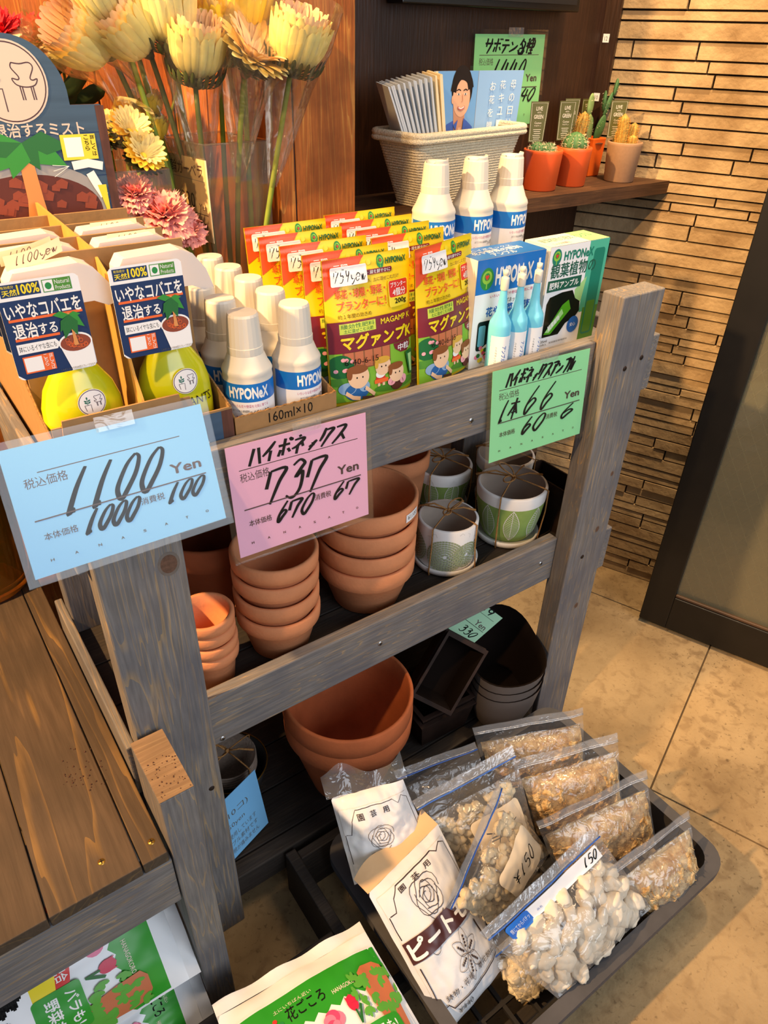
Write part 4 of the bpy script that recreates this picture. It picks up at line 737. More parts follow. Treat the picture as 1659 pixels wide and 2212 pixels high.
a.rect(.224, pz+.040, .263, pz+.066, 'tag_yellow'); a.rect(.228, pz+.043, .247, pz+.063, 'label_white'); a.vtext('詳しくは', .2595, pz+.065, .0048, .0056, 'ink', .02); a.vtext('こちら', .2525, pz+.065, .0048, .0056, 'ink', .02)
a.line([(.232, pz+.034), (.250, pz+.036), (.266, pz+.032)], .009, 'label_white'); a.line([(.250, pz+.026), (.256, pz+.012), (.262, pz+.0)], .010, 'label_white'); a.poly([(.256, pz+.012), (.266, pz+.012), (.266, pz-.02), (.263, pz-.02)], 'tag_yellow')
for k in range(3): a.line([(.228, pz+.034), (.210, pz+.036-.006*k)], .0006, 'white', k > 0)
a.put(b, fn); b.build('backboard', ct, recalc='no')
# spray bottles
def spray(label, loc, rz=0):
    t = thing('spray_bottle', label, 'bottle', loc, rz, group='yellow spray bottles in the carton'); sx, sy = 1.0, .66; r = .0385
    b = MB(); b.lathe([(.0001, 0), (r-.003, 0), (r, .003), (r+.0004, .05), (r-.001, .075), (r-.006, .092), (r-.016, .108), (.013, .118), (.012, .124)], 'spray_yellow', 48, None, sx, sy); sb_ = b.build('bottle_body', t, local=True)
    b = MB(); prof = [(-.044, .158), (-.040, .196), (-.034, .205), (.020, .207), (.032, .202), (.044, .186), (.050, .168), (.040, .166), (.028, .172), (.016, .172), (.014, .122), (-.014, .122), (-.016, .160), (-.030, .160)]
    b.prism(prof, -.0125, .0125, 'spray_white'); b.lathe([(.0135, .116), (.0145, .118), (.0145, .130), (.013, .132)], 'spray_white', 24); b.build('trigger_head', t, local=True, bevel=.004)
    def fn(u, v, h):
        q = u/r; rr = r+.0006; return ((rr+h)*math.sin(q), -(rr*sy+h)*math.cos(q), v)
    b = MB(); a = Art(); a.ell(.004, .082, .0135, .0135, 'label_white', 32); a.ring(.004, .082, .0125, .0007, 'line_brown', n=36); chair(a, .0095, .0835, .0036, 'line_brown', .0005); plantlogo(a, .000, .0815, .0042, 'line_brown', .0005); a.text('MY PLANTS.', -.030, .0535, .038, .0635, 'ink', .01); a.put(b, fn, .002); b.build('bottle_print', sb_, local=True, recalc='no')
    b = MB(); Wc, Hc = .068, .084; a = Art(); a.rrect(0, 0, Wc, Hc, .005, 'label_white'); a.sc = (Wc, Hc)
    a.poly([(.0, .815), (1, .815), (1, .30), (.66, .0), (.08, .0), (.0, .06)], 'navy'); a.rect(.05, .85, .52, .975, 'navy'); a.text('天然', .07, .862, .24, .925, 'ylw_text', .03); a.text('有効成分', .07, .935, .22, .965, 'ylw_text', .01); a.text('100%', .25, .865, .51, .965, 'ylw_text', .05); a.rect(.55, .85, .90, .975, 'grass2'); a.rect(.56, .858, .68, .967, 'label_white'); a.ell(.62, .91, .04, .035, 'logo_green'); a.text('Natural', .70, .918, .88, .962, 'white', .01); a.text('Products', .70, .862, .88, .905, 'white', .01)
    a.rect(.06, .605, .96, .632, 'orange'); a.text('いやなコバエを', .04, .625, .96, .785, 'white', .03); a.rect(.08, .405, .62, .432, 'orange'); a.text('退治', .08, .425, .37, .585, 'white', .03); a.text('する', .38, .44, .61, .555, 'white', .03)
    a.poly([(.07, .27), (.55, .27), (.60, .32), (.55, .375), (.07, .375)], 'label_white'); a.text('鉢にいるイヤな虫にも', .09, .29, .55, .355, 'ink', .01); a.rect(.10, .06, .48, .24, 'orange'); a.rect(.115, .075, .33, .225, 'label_white'); a.vtext('詳しくは', .445, .235, .045, .042, 'white', .01); a.vtext('こちら', .375, .235, .045, .042, 'white', .01)
    a.poly([(.58, .29), (.99, .29), (.99, .07), (.97, .01), (.67, .01)], 'label_white'); a.ell(.785, .30, .215, .105, 'label_white'); a.ell(.785, .295, .195, .09, 'chip')
    for k in range(18): g = R.uniform(0, 6.28); q = R.random(); x, y = .785+.17*q*math.cos(g), .295+.07*q*math.sin(g); a.ring(x, y, .025, .005, 'orange', .02, 6)
    a.poly([(.76, .27), (.82, .27), (.80, .42), (.79, .62), (.755, .62), (.77, .42)], 'bark')
    for g, l in ((2.7, .22), (-2.4, .2), (-.6, .2), (.4, .16), (-1.3, .22), (-2.0, .26)): x, y = .775, .60; dx, dy = math.cos(g)*l, math.sin(g)*l*.8-.06; a.poly([(x, y), (x+dx*.4-dy*.3, y+dy*.4+dx*.2), (x+dx, y+dy), (x+dx*.5+dy*.25, y+dy*.5-dx*.2)], R.choice(('leaf', 'leaf2')))
    a.text('このボトル1本で約300回スプレーできます', .52, .018, .97, .045, 'sign_grey', .0)
    fn2 = plane((-.053, -.029, .1185), (1, 0, 0), (0, .045, 1)); slab(b, fn2, Wc, Hc-.006, .0006, 'white', 0, .003); a.put(b, fn2); b.build('hang_card', t, local=True, recalc='no'); return t
sp = spray('yellow spray bottle with navy card, front right compartment of the carton', (.2275, .6885, hs+.0028)); names = ('front', 'second', 'third', 'fourth', 'rear')
dup(sp, (.1335, .6885, hs+.0028), 'yellow spray bottle with navy card, front left compartment of the carton', .02)
for i, y in enumerate((.7555, .8105)):
    for x, s_ in ((.2275, 'right'), (.1385, 'left')): dup(sp, (x, y, hs+.0028), 'yellow spray bottle mostly hidden by dividers, %s %s compartment' % (names[i+1], s_))
def tagstrip(lb, o, ex, l, curl, up):
    b = MB(); ex = V(ex).normalized(); ey = V((-ex.y*.2, .25, 1)).normalized(); n = ex.cross(ey)
    f_ = lambda u, v, h: V(o)+ex*u+ey*v+n*(h+curl*(u/l)**2)+V((0, 0, up*(u/l)**2)); b.grid(lambda u, v: f_(u*l, v*.012, 0), 10, 2, 'paper_cream'); a = Art(); a.hand('1100yew', .008, .003, l-.004, .010, .0007, 'print_brown'); a.put(b, f_, .006, .0001); b.grid(lambda u, v: f_(u*l, v*.012, -.0003), 10, 2, 'paper_cream'); tag(b.build('price_strip', loc=o, recalc='no'), lb, 'price tag', 'paper price strips on spray bottles')
tagstrip('curled cream paper price strip on the front left spray bottle', (.098, .688, hs+.207), (1, .05, .05), .050, -.004, .008)
tagstrip('cream paper price strip on the second left spray bottle', (.097, .705, hs+.207), (1, .1, .05), .048, -.004, .005)
tagstrip('cream paper price strip on the second right spray bottle', (.205, .752, hs+.2005), (1, .05, .0), .050, -.002, .0)
tagstrip('cream paper price strip on the third right spray bottle', (.205, .808, hs+.2005), (1, .05, .0), .050, -.002, .0)
# ------------------------------------------------------------ laminated price signs
def sign(label, TL, TR, BL, col, title, big, tax, base, ink='ink', unit='税込価格', pre=''):
    TL, TR, BL = V(TL), V(TR), V(BL); w_, h_ = (TR-TL).length, (TL-BL).length; t = thing('price_sign', label, 'sign', tuple((BL+TR)/2)); ex = TR-TL; ey = TL-BL
    fn = plane(BL, ex, ey); b = MB(); slab(b, fn, w_, h_, .0003, col); a = Art(); a.sc = (w_, h_)
    a.rect(.14 if not title else .07, .78, .85 if not title else .93, .787, 'sign_brown'); a.text('税込価格', .07, .675, .27, .755, 'sign_brown', .01)
    if title: a.hand(title, .14, .80, .84, .955, .024, ink, .25)
    if pre: a.hand(pre, .08, .44, .27, .66, .020, ink, .25); a.hand(big, .33, .45, .66, .73, .022, ink, .3)
    else: a.hand(big, .24 if len(big) > 3 else .24, .415, .72 if len(big) > 3 else .66, .74, .028, ink, .3, .2)
    a.text('Yen', .76, .49, .93, .575, 'sign_brown', .045); a.rect(.07, .425, .945, .435, 'sign_brown'); a.text('本体価格', .09, .265, .25, .325, 'sign_brown', .01); a.hand(base, .29 if not pre else .32, .225, .56, .40, .024, ink, .3, .05); a.text('消費税', .575, .315, .70, .375, 'sign_brown', .01); a.hand(tax, .72, .27, .92, .42, .022, ink, .3, .05)
    for k, ch in enumerate('HANASATO'): a.text(ch, .09+k*.115, .10, .107+k*.115, .122, 'sign_brown', .03)
    a.put(b, fn); b.build('paper_card', t, recalc='no'); b = MB(); m_ = .007; f2 = lambda u, v, h: fn(u, v, h+.0016); slab(b, f2, w_+2*m_, h_+2*m_, .0021, 'laminate', -m_, -m_); b.build('laminate_sleeve', t); b = MB(); f3 = lambda u, v, h: fn(u, v, h+.0021); slab(b, f3, .036, .014, .0002, 'tape', w_*.45, h_-.004); b.build('clear_tape', t); return t
sign('blue laminated price sign 1100 yen hung below the spray bottle carton', (.0445, .634, .893), (.2325, .634, .891), (.0397, .589, .782), 'sign_blue', '', '1100', '100', '1000')
sign('pink laminated price sign 737 yen hung on the top rail', (.246, .618, .843), (.422, .618, .838), (.2475, .611, .704), 'sign_pink', 'ハイポネックス', '737', '67', '670')
sign('green laminated price sign 66 yen on the top rail below the ampoules', (.622, .620, .8425), (.811, .620, .836), (.632, .617, .704), 'sign_green', 'ハイポネックスアンプル', '66', '6', '60', pre='1本')
sign('green laminated cactus price sign taped to the dark wood panel', (.968, 1.099, 1.204), (1.136, 1.099, 1.206), (.975, 1.101, 1.062), 'card_green', 'サボテン各種', '1440', '40', '400')
# ============================================================ wall shelf: basket, leaflets, cacti
zs = .968; bc = V((.852, 1.004, zs)); yaw = rad(10)
t = thing('rope_basket', 'cream rope basket filled with leaflets on the wall shelf', 'basket', tuple(bc), yaw)
b = MB()
for k in range(27):
    v = k/26; hx, hy = .096+.038*v, .036+.012*v; p = rrp(-hx, hx, -hy, hy, .016, 5); b.tube([(x, y, .0025+v*.103+.0003*math.sin(i*2.1+k)) for i, (x, y) in enumerate(p)], .0022, 'rope', 6, True)
b.box(-.096, .096, -.034, .034, .0005, .003, 'rope'); b.build('woven_body', t, local=True)
b = MB(); p = rrp(-.138, .138, -.052, .052, .018, 8); b.tube([(x, y, .1075) for x, y in p], .0052, 'rope', 8, True); b.tube([(x*1.01, y*1.02, .1005) for x, y in p], .0042, 'rope', 8, True); b.build('rim', t, local=True)
for i in range(21):
    q = i/20; xb = .744+.080*q; xt = .694+.108*q+.004*math.sin(i*3); y0 = .972+.012*q; y1 = y0+.05; zt = 1.138+.014*q; th = .0032
    b = MB(); pts = [(xb, y0, zs+.07), (xb+th, y0, zs+.07), (xb+th+.012, y1, zs+.07), (xb+.012, y1, zs+.07), (xt, y0-.004, zt), (xt+th, y0-.004, zt), (xt+th+.016, y1, zt+.003), (xt+.016, y1, zt+.003)]
    b.add(pts, [(0, 3, 2, 1), (4, 5, 6, 7), (0, 1, 5, 4), (1, 2, 6, 5), (2, 3, 7, 6), (3, 0, 4, 7)], 'leaf_edge' if i < 17 else 'paper_cream')
    tag(b.build('leaflet', loc=(xb, y0, zs+.07)), 'pale folded leaflet standing on edge in the fanned row at the basket left', 'leaflet', 'fanned leaflets in the basket')
b = MB(); a = Art(); Wl, Hl = .206, .165; a.rect(0, 0, .100, Hl, 'leaf_blue'); a.rect(.100, 0, Wl, Hl, 'leaf_blue2'); a.rect(.0, 0, .006, Hl, 'paper_cream'); a.rect(.0995, 0, .1003, Hl, 'grey')
oy = .080
a.poly([(.008, oy-.01), (.030, oy+.010), (.050, oy+.016), (.078, oy+.014), (.094, oy+.004), (.096, oy-.01)], 'shirt'); a.poly([(.044, oy+.034), (.048, oy+.0), (.066, oy-.01), (.074, oy+.012), (.072, oy+.034)], 'face_d'); a.poly([(.052, oy+.016), (.062, oy-.005), (.072, oy+.016), (.066, oy+.004), (.058, oy+.004)], 'face')
a.ell(.063, oy+.060, .0245, .033, 'hair_black', 28, .08); a.ell(.0625, oy+.047, .0205, .0275, 'face', 28, .05); a.ell(.042, oy+.045, .003, .006, 'face'); a.line(smooth([(.0425, oy+.056), (.046, oy+.068), (.056, oy+.078), (.068, oy+.078), (.0785, oy+.072), (.0835, oy+.060)]), .013, 'hair_black')
for x in (.055, .071): a.line([(x-.005, oy+.0575), (x, oy+.0595), (x+.005, oy+.0575)], .0016, 'hair_black'); a.ell(x, oy+.0525, .0032, .0014, 'white'); a.ell(x, oy+.0525, .0014, .0014, 'hair_black')
a.line([(.064, oy+.052), (.0655, oy+.043), (.062, oy+.0415)], .0012, 'face_d'); a.line(smooth([(.054, oy+.034), (.062, oy+.0305), (.071, oy+.0345)]), .0032, 'lips'); a.line(smooth([(.056, oy+.0335), (.062, oy+.0318), (.0695, oy+.0343)]), .0013, 'white'); a.poly([(.045, oy+.008), (.056, oy+.016), (.052, oy+.0)], 'shirt'); a.poly([(.070, oy+.018), (.082, oy+.010), (.068, oy-.004)], 'shirt')
a.vtext('母の日は', .183, .151, .0125, .0195, 'white', .0); a.vtext('花キューピット', .158, .151, .0125, .0195, 'white', .0); a.vtext('お花を贈ろう', .134, .149, .0125, .0195, 'white', .0)
o_ = V((.829, 1.021, zs+.021)); fn = lambda u, v, h: o_+V((.998*(u*(.93+.07*v/Hl)), .075*u+.004*math.sin(u*15), 0))+V((-.02*v+.08*v*u, .02*v, v))+V((.07, -.99, 0))*h
b.grid(lambda u, v: fn(u*Wl, v*Hl, -.003), 12, 4, 'leaf_edge'); a.eps = 9e-5; a.put(b, fn, .006); b.grid(lambda u, v: fn(u*Wl, v*Hl, -.0004), 30, 4, 'leaf_blue'); tag(b.build('leaflet', loc=(.93, 1.03, zs+.021), recalc='no'), 'light blue leaflet printed with a smiling dark-haired man and white Japanese text', 'leaflet')
def cactus_pot(label, loc, r, h, mat, kind, pick=None, sq=False, taper=.86):
    t = thing('potted_cactus', label, 'cactus', loc, 0, group='potted cacti on the wall shelf'); b = MB()
    b.lathe([(.0001, 0), (r*taper-.002, 0), (r*taper, .002), (r-.0005, h-.006), (r, h-.002), (r-.001, h), (r-.003, h), (r-.0045, h-.010), (.0001, h-.011)], mat, 4 if sq else 48, Rot(.8) if sq else None, smooth=not sq); b.build('pot', t, local=True)
    b = MB(); b.lathe([(r-.0046, h-.0095), (r*.5, h-.006), (.0001, h-.005)], 'soil', 20); b.build('soil', t, local=True)
    c = MB(); sp_ = MB()
    def spikes(p, n, l, mat, k=4):
        n = V(n).normalized(); a_ = n.orthogonal().normalized(); b_ = n.cross(a_)
        for i in range(k):
            g = R.uniform(0, 6.28); d = (n*.7+(a_*math.cos(g)+b_*math.sin(g))*R.uniform(.4, 1)).normalized(); e = a_*.00035; e2 = b_*.00035; q = V(p)
            sp_.add([q+e, q-e*.5+e2, q-e*.5-e2, q+d*l*R.uniform(.7, 1.1)], [(0, 1, 3), (1, 2, 3), (2, 0, 3)], mat)
    def ribbed(cx, cy, z0, rr, hh, ribs, mat, smat, sl, lean=(0, 0), sk=4):
        def fn(u, v):
            a_ = 2*PI*u; pr = math.sin(PI*min(1, .12+v*.88))**.6 if hh < rr*2.6 else (min(1, (1-v)*5)**.5)*(.85+.15*math.sin(PI*v)); q = rr*pr*(1+.09*math.cos(ribs*a_)); return V((cx+q*math.cos(a_)+lean[0]*v*hh, cy+q*math.sin(a_)+lean[1]*v*hh, z0+v*hh))
        c.grid(fn, ribs*4, 14, mat, closeu=True)
        for k in range(ribs):
            for j in range(1, int(max(6, hh/.0045))):
                v = j/max(6, hh/.0045); p = fn(k/ribs, v); spikes(p, p-V((cx+lean[0]*v*hh, cy+lean[1]*v*hh, z0+hh*.45 if hh < rr*2.6 else p.z-.002)), sl, smat, sk)
    if kind == 'cluster':
        for x, y, rr in ((-.012, .004, .014), (.012, .0, .013), (.001, -.013, .010), (-.002, .014, .010)): ribbed(x, y, h-.012, rr, rr*1.7, 12, 'cactus', 'spine', .006)
    if kind == 'globe': ribbed(0, 0, h-.013, .021, .038, 12, 'cactus', 'spine', .007)
    if kind == 'gold':
        for x, y, rr, hh, ln in ((-.008, .002, .0095, .058, (-.1, 0)), (.014, .0, .009, .042, (.1, 0)), (.004, -.012, .008, .022, (0, 0)), (-.002, .014, .008, .03, (0, .1))): ribbed(x, y, h-.010, rr, hh, 10, 'cactus_gold', 'spine_gold', .005, ln, 5)
    if kind == 'column': ribbed(.004, 0, h-.010, .0105, .060, 10, 'cactus_gold', 'spine_gold', .007, (.2, 0), 5)
    if kind == 'opuntia':
        def pad(x, y, z, w_, l, an, yw, mt): 
            mx = Loc(x, y, z) @ Rot(yw) @ Rot(an, 'Y'); c.ball((0, 0, l*.5), 1, mt, 16, 10, (w_, .004, l*.52), mx)
            for k in range(16):
                g = R.uniform(0, 6.28); q = R.random()**.5*.9; p = mx @ V((w_*q*math.cos(g), R.choice((-.004, .004)), l*.5+l*.5*q*math.sin(g))); spikes(p, mx.to_3x3() @ V((0, 1 if R.random() > .5 else -1, 0)), .0035, 'spine', 2)
        pad(-.010, .0, h-.01, .013, .052, -.25, .3, 'cactus_pale'); pad(-.022, .0, h+.036, .011, .040, .05, .2, 'cactus_pale'); pad(.008, .0, h-.01, .010, .050, .3, -.2, 'cactus'); pad(.022, 0, h+.036, .007, .045, .45, .1, 'cactus'); pad(.040, -.002, h+.072, .007, .040, .5, .4, 'cactus'); pad(.018, 0, h+.045, .006, .035, .1, .9, 'cactus'); pad(-.004, .006, h-.01, .010, .045, -.1, .9, 'cactus')
    if kind == 'spiky':
        for k in range(7): g = k*.9; c.tube([(0, 0, h-.01), (.008*math.cos(g), .008*math.sin(g), h+.03), (.014*math.cos(g), .012*math.sin(g), h+.05+R.random()*.02)], [.004, .0045, .0015], 'leaf_dark', 6)
    c.build('plant', t, local=True)
    if sp_.v: sp_.build('spines', t, local=True, recalc='no')
    if pick:
        px, py, z0, rz, w_ = pick; b = MB(); b.box(-.0012, .0012, -.0004, .0004, h-.02-z0, 0, 'pick'); b.prism([(-w_*.42, 0), (w_*.42, 0), (w_*.5, .064), (-w_*.5, .064)], -.0004, .0004, 'pick'); a = Art(); a.sc = (w_/.036, 1)
        a.line([(-.0135, .002), (.0135, .002), (.016, .0615), (-.016, .0615), (-.0135, .002)], .0006, 'cream'); a.text('LIVE', -.0065, .050, .0065, .056, 'cream', .02); a.text('WITH', -.004, .0455, .004, .048, 'cream', .01); a.text('GREEN', -.0095, .037, .0095, .0435, 'cream', .02); a.text('Cactus', -.007, .029, .007, .0325, 'cream', .0); a.text('サボテン', -.007, .0245, .007, .0275, 'cream', .0)
        for k in range(6): a.rect(-.008+.001*(k % 3), .0195-.003*k, .008-.0015*(k % 2), .0203-.003*k, 'cream', k > 0)
        a.put(b, lambda u, v, hh: (u, -.0006-hh, v)); o = b.build('plant_label', t, local=True, recalc='no'); o.location = (px, py, z0); o.rotation_euler = (0, 0, rz); o['label'] = 'olive green plant label reading LIVE WITH GREEN'
    return t
cactus_pot('clustered cactus in an orange pot, nearest the rope basket', (1.066, 1.000, zs), .0355, .067, 'orange_pot', 'cluster', (-.003, .020, .076, -.25, .036))
cactus_pot('round dark green cactus in an orange pot, second from the basket', (1.152, 1.004, zs), .0335, .066, 'orange_pot', 'globe', (-.012, .020, .075, -.2, .036))
cactus_pot('small golden columnar cactus in an orange pot half behind the round cactus', (1.206, 1.052, zs), .027, .068, 'orange_pot', 'column', (-.012, .010, .075, -.2, .034))
cactus_pot('flat-padded cactus in a bright orange pot behind the tan pot', (1.272, 1.066, zs), .027, .070, 'orange_pot_bright', 'opuntia', (-.016, .012, .072, -.2, .026), True)
cactus_pot('golden spiny cactus in the tan pot at the right end of the shelf', (1.280, .990, zs), .0335, .070, 'tan_pot', 'gold', (-.010, .022, .074, -.3, .038))
cactus_pot('dark spiky succulent in a brown pot half hidden behind the basket', (1.036, 1.076, zs), .024, .060, 'pot_brown', 'spiky')
# ============================================================ flowers behind the cartons
t = thing('flower_bench', 'dark wooden bench behind the cartons carrying the flower vases', 'bench', (.3, 1.1, 0)); part('bench_top', .185, .503, .943, 1.295, .722, .740, 'bench', t)
for x in (.19, .45):
    for y in (.96, 1.24): part('leg', x, x+.04, y, y+.04, 0, .722, 'bench', t)
def acrylic(label, x0, x1, y0, y1, zt, at=(0, 0, 0)):
    mx = Loc(at[0], at[1], 0) @ Rot(at[2]); t = thing('clear_vase', label, 'vase', tuple(mx @ V(((x0+x1)/2, (y0+y1)/2, .740)))); b = MB(); w_ = .003
    for a in ((x0, x1, y0, y0+w_), (x0, x1, y1-w_, y1), (x0, x0+w_, y0+w_, y1-w_), (x1-w_, x1, y0+w_, y1-w_)): b.box(*a, .743, zt, 'acrylic', mx)
    b.box(x0, x1, y0, y1, .740, .743, 'acrylic', mx); b.build('vase_wall', t)
    b = MB(); b.tube([(x0+.0015, y0+.0015, zt), (x1-.0015, y0+.0015, zt), (x1-.0015, y1-.0015, zt), (x0+.0015, y1-.0015, zt)], .0014, 'acrylic', 6, True, mx=mx); b.build('rim', t)
acrylic('tall clear acrylic vase of cream gerberas behind the yellow pouches', 0, .100, 0, .112, 1.080, (.393, .944, rad(8.3)))
acrylic('clear acrylic vase behind the carton holding yellow and pink flowers', .266, .350, .953, 1.050, 1.055)
acrylic('clear vase of red-centred flowers behind the navy backboard', .200, .278, 1.10, 1.19, 1.02)
b = MB(); a = Art(); fn0 = plane((.3775, 1.0540, .962), (.144, -.99, 0), (0, 0, 1)); fn = lambda u, v, h: fn0(u*1.16, v*.97, h); slab(b, fn, .098, .104, .0006, 'paper_cream'); a.text('大輪ガーベラ', .006, .080, .088, .098, 'print_brown', .02, 0, .1); a.rect(.016, .0765, .092, .0772, 'grey'); a.text('330', .038, .040, .066, .060, 'print_brown', .01); a.text('Yen', .074, .040, .090, .048, 'print_brown', .0); a.rect(.036, .034, .092, .0350, 'print_brown'); a.text('300', .036, .014, .052, .024, 'print_brown', .02); a.text('消費税', .058, .012, .072, .017, 'print_brown'); a.text('30', .075, .012, .088, .024, 'print_brown', .0); a.put(b, fn)
tag(b.build('price_card', loc=(.387, .99, .963), recalc='no'), 'cream price card 330 yen on the side of the tall clear vase', 'card')
def petal(mb, base, ax, side, nrm, L, w_, open_, mat, curl=.0, cup=.024):
    """petal leaves base along ax bending outward along nrm"""
    def fn(u, v):
        s_ = v*L; an = open_*(1-math.exp(-2.2*v))+curl*v*v if open_ > .6 or open_ < 0 else open_*.5+1.25*math.exp(-3.4*v); s_ = v*L; d = ax*math.cos(an)+nrm*math.sin(an); ww = w_*(.45+.55*min(1, v*2.2))*(1 if v < .8 else max(.12, 1-((v-.8)/.2)**2)**.5)
        return base+(d*s_ if open_ > .6 else ax*(s_*(1-.28*math.exp(-3*v)))+nrm*(cup*(1-math.exp(-5*v))+s_*.18*open_))+side*((u-.5)*ww)-nrm*(abs(u-.5)**2*ww*1.1)
    mb.grid(fn, 2, 10, mat)
def gerbera(label, base, ax, r, L, open_, end, mats=('petal_green', 'petal_cream', 'petal_inner'), sleeve=True, n=22, stem='stem', bend=.02):
    base = V(base); ax = V(ax).normalized(); t = thing('gerbera', label, 'flower', tuple(V(end))); a_ = ax.orthogonal().normalized(); b_ = ax.cross(a_); b = MB()
    for lay, (mt, op, ln) in enumerate(((mats[0], open_*1.05, .90), (mats[1], open_*.92, 1.0), (mats[2], open_*.70, 1.08))):
        for k in range(n):
            g = 2*PI*(k+.5*lay)/n+R.uniform(-.06, .06); nr = a_*math.cos(g)+b_*math.sin(g); sd = ax.cross(nr); petal(b, base+nr*r*.22*(1-lay*.2)+ax*.006, ax, sd, nr, L*ln*R.uniform(.95, 1.03), 2*PI*r/n*1.28, op*R.uniform(.94, 1.06), mt, .1, r*.80*(1-.10*lay))
    b.ball(base+ax*.010, r*.26, mats[1], 12, 8); b.build('petals', t, recalc='no')
    b = MB()
    for k in range(26):
        g = 2*PI*k/26; nr = a_*math.cos(g)+b_*math.sin(g); petal(b, base+nr*.005-ax*.004, ax, ax.cross(nr), nr, .022+R.random()*.007, .0055, open_+.2 if open_ < .6 else 1.1, 'calyx', 0, r*.90)
    b.lathe([(.0001, -.006), (.004, -.006), (r*.30, .006), (r*.25, .010)], 'calyx', 16, frame(base, a_, b_, ax)); b.build('calyx', t)
    e = V(end); p1 = base-ax*.05; pts = []
    for k in range(13): q = k/12; pts.append((base-ax*.004)*(1-q)**2+2*(p1+(e-base)*.35)*q*(1-q)+e*q*q)
    b = MB(); b.tube(pts, [.0032+.0012*k/12 for k in range(13)], stem, 8); b.build('stem', t)
    if sleeve:
        b = MB(); lo = pts[4]; d = (base-lo).normalized(); hi = base+ax*L*1.35; rr = r*1.25
        def fn(u, v):
            g = 2*PI*u; c_ = lo.lerp(base, v/.55) if v < .55 else base.lerp(hi, (v-.55)/.45); q = (.006+(rr-.006)*min(1, v/.75))*(1+.06*math.sin(3*g+v*4)+.03*math.sin(7*g)); return c_+(a_*math.cos(g)+b_*math.sin(g))*q
        b.grid(fn, 26, 8, 'sleeve', closeu=True); b.build('clear_sleeve', t, recalc='no')
    return t
vb = lambda x, y: (x, y, .745)
gerbera('cream gerbera opened wide, front of the tall clear vase', (.455, .935, 1.158), (.25, -.55, .80), .036, .052, 1.0, vb(.440, .985), bend=0)
gerbera('cream cup gerbera in a clear sleeve against the orange plank wall', (.511, .922, 1.160), (.15, -.38, 1), .035, .060, .36, vb(.432, .97))
gerbera('peach-throated gerbera cup with dark calyx, centre of the bunch', (.400, .962, 1.148), (.02, -.35, 1), .033, .062, .34, vb(.425, .99), stem='stem_dark')
gerbera('cream gerbera cup leaning left above the centre one', (.384, .985, 1.184), (-.2, -.35, 1), .035, .068, .36, vb(.418, 1.0), stem='stem_dark', sleeve=False)
gerbera('cream gerbera leaning far left, third from the wooden wall', (.360, 1.0, 1.175), (-.75, -.3, .72), .035, .068, .40, vb(.412, .985), stem='stem_dark')
gerbera('amber gerbera leaning hard left over the backboard', (.318, 1.015, 1.172), (-.85, -.3, .5), .034, .066, .42, vb(.408, 1.01), stem='stem_dark')
gerbera('yellow gerbera high at the back of the tall vase', (.452, 1.0, 1.168), (.05, -.3, 1), .033, .062, .38, vb(.448, 1.02), ('petal_yellow', 'petal_yellow', 'petal_cream'), False)
gerbera('tall yellow gerbera cut by the top edge of the view, right', (.470, .965, 1.192), (.1, -.1, 1), .031, .058, .45, vb(.46, .965), ('petal_yellow', 'petal_yellow', 'petal_cream'))
gerbera('tall peach gerbera cut by the top edge of the view, left', (.350, 1.03, 1.200), (-.5, -.15, .8), .031, .062, .45, vb(.402, 1.02), sleeve=False)
gerbera('tall cream gerbera between the leaning ones at the top edge', (.325, .99, 1.205), (-.45, -.2, .8), .030, .06, .42, vb(.400, .97), sleeve=False)
ym = ('petal_yellow', 'petal_yellow', 'petal_cream')
for lb, bs, ax, op in (('larger yellow mini gerbera beside the navy backboard', (.318, 1.0, 1.085), (.1, -.65, .7), .95), ('lower yellow mini gerbera above the pink carnations', (.322, .975, 1.062), (.12, -.7, .6), .95), ('pale yellow mini gerbera at the edge of the backboard', (.300, 1.02, 1.080), (-.1, -.55, .8), .9), ('yellow mini gerbera half hidden behind the bent stems', (.362, 1.045, 1.098), (.0, -.2, 1), .5), ('yellow mini gerbera bud between the two clear vases', (.358, 1.03, 1.072), (.1, -.1, 1), .45)):
    gerbera(lb, bs, ax, .020, .030, op, (bs[0]*.5+.155, 1.0, .748), ym, sleeve=lb.startswith('larger'), n=18)
def carnation(label, c_, r, end, mat, mat2=None, kind='carnation'):
    t = thing(kind, label, 'flower', end); b = MB(); c_ = V(c_); dwn = V((.1, .35, -.9)).normalized() if kind == 'carnation' else V((0, .1, -1)); up = -dwn; a_ = up.orthogonal().normalized(); b_ = up.cross(a_); n_l = 6
    for lay in range(n_l):
        op = 1.55-.26*lay
        for k in range(9-lay//2):
            g = 2*PI*k/(9-lay//2)+lay*.4+R.uniform(-.15, .15); nr = a_*math.cos(g)+b_*math.sin(g); sd = up.cross(nr); o1, o2 = R.uniform(0, 9), R.uniform(.85, 1.1)
            def fn(u, v):
                an = op*v**.6; d = up*math.cos(an)+nr*math.sin(an); ww = r*1.15*(.25+.75*v); fr_ = .07*r*v*v*math.sin(u*23+o1)+.05*r*v*math.sin(u*47)
                return c_-up*r*.55+d*r*1.15*v*o2*(1+.05*math.sin(u*40)*(v > .9))+sd*(u-.5)*ww+up*fr_+nr*fr_*.6
            b.grid(fn, 16, 6, mat2 if (mat2 and lay < 3) else mat)
    b.build('petals', t, recalc='no'); b = MB(); p0 = c_-up*r*.5; b.lathe([(.0001, -.016), (.004, -.015), (.006, .0), (r*.4, .006)], 'stem', 12, frame(p0, a_, b_, up)); b.tube([p0, p0-up*.03, V(end).lerp(p0, .5)-up*.01, end], .0022, 'stem', 6); b.build('stem', t); return t
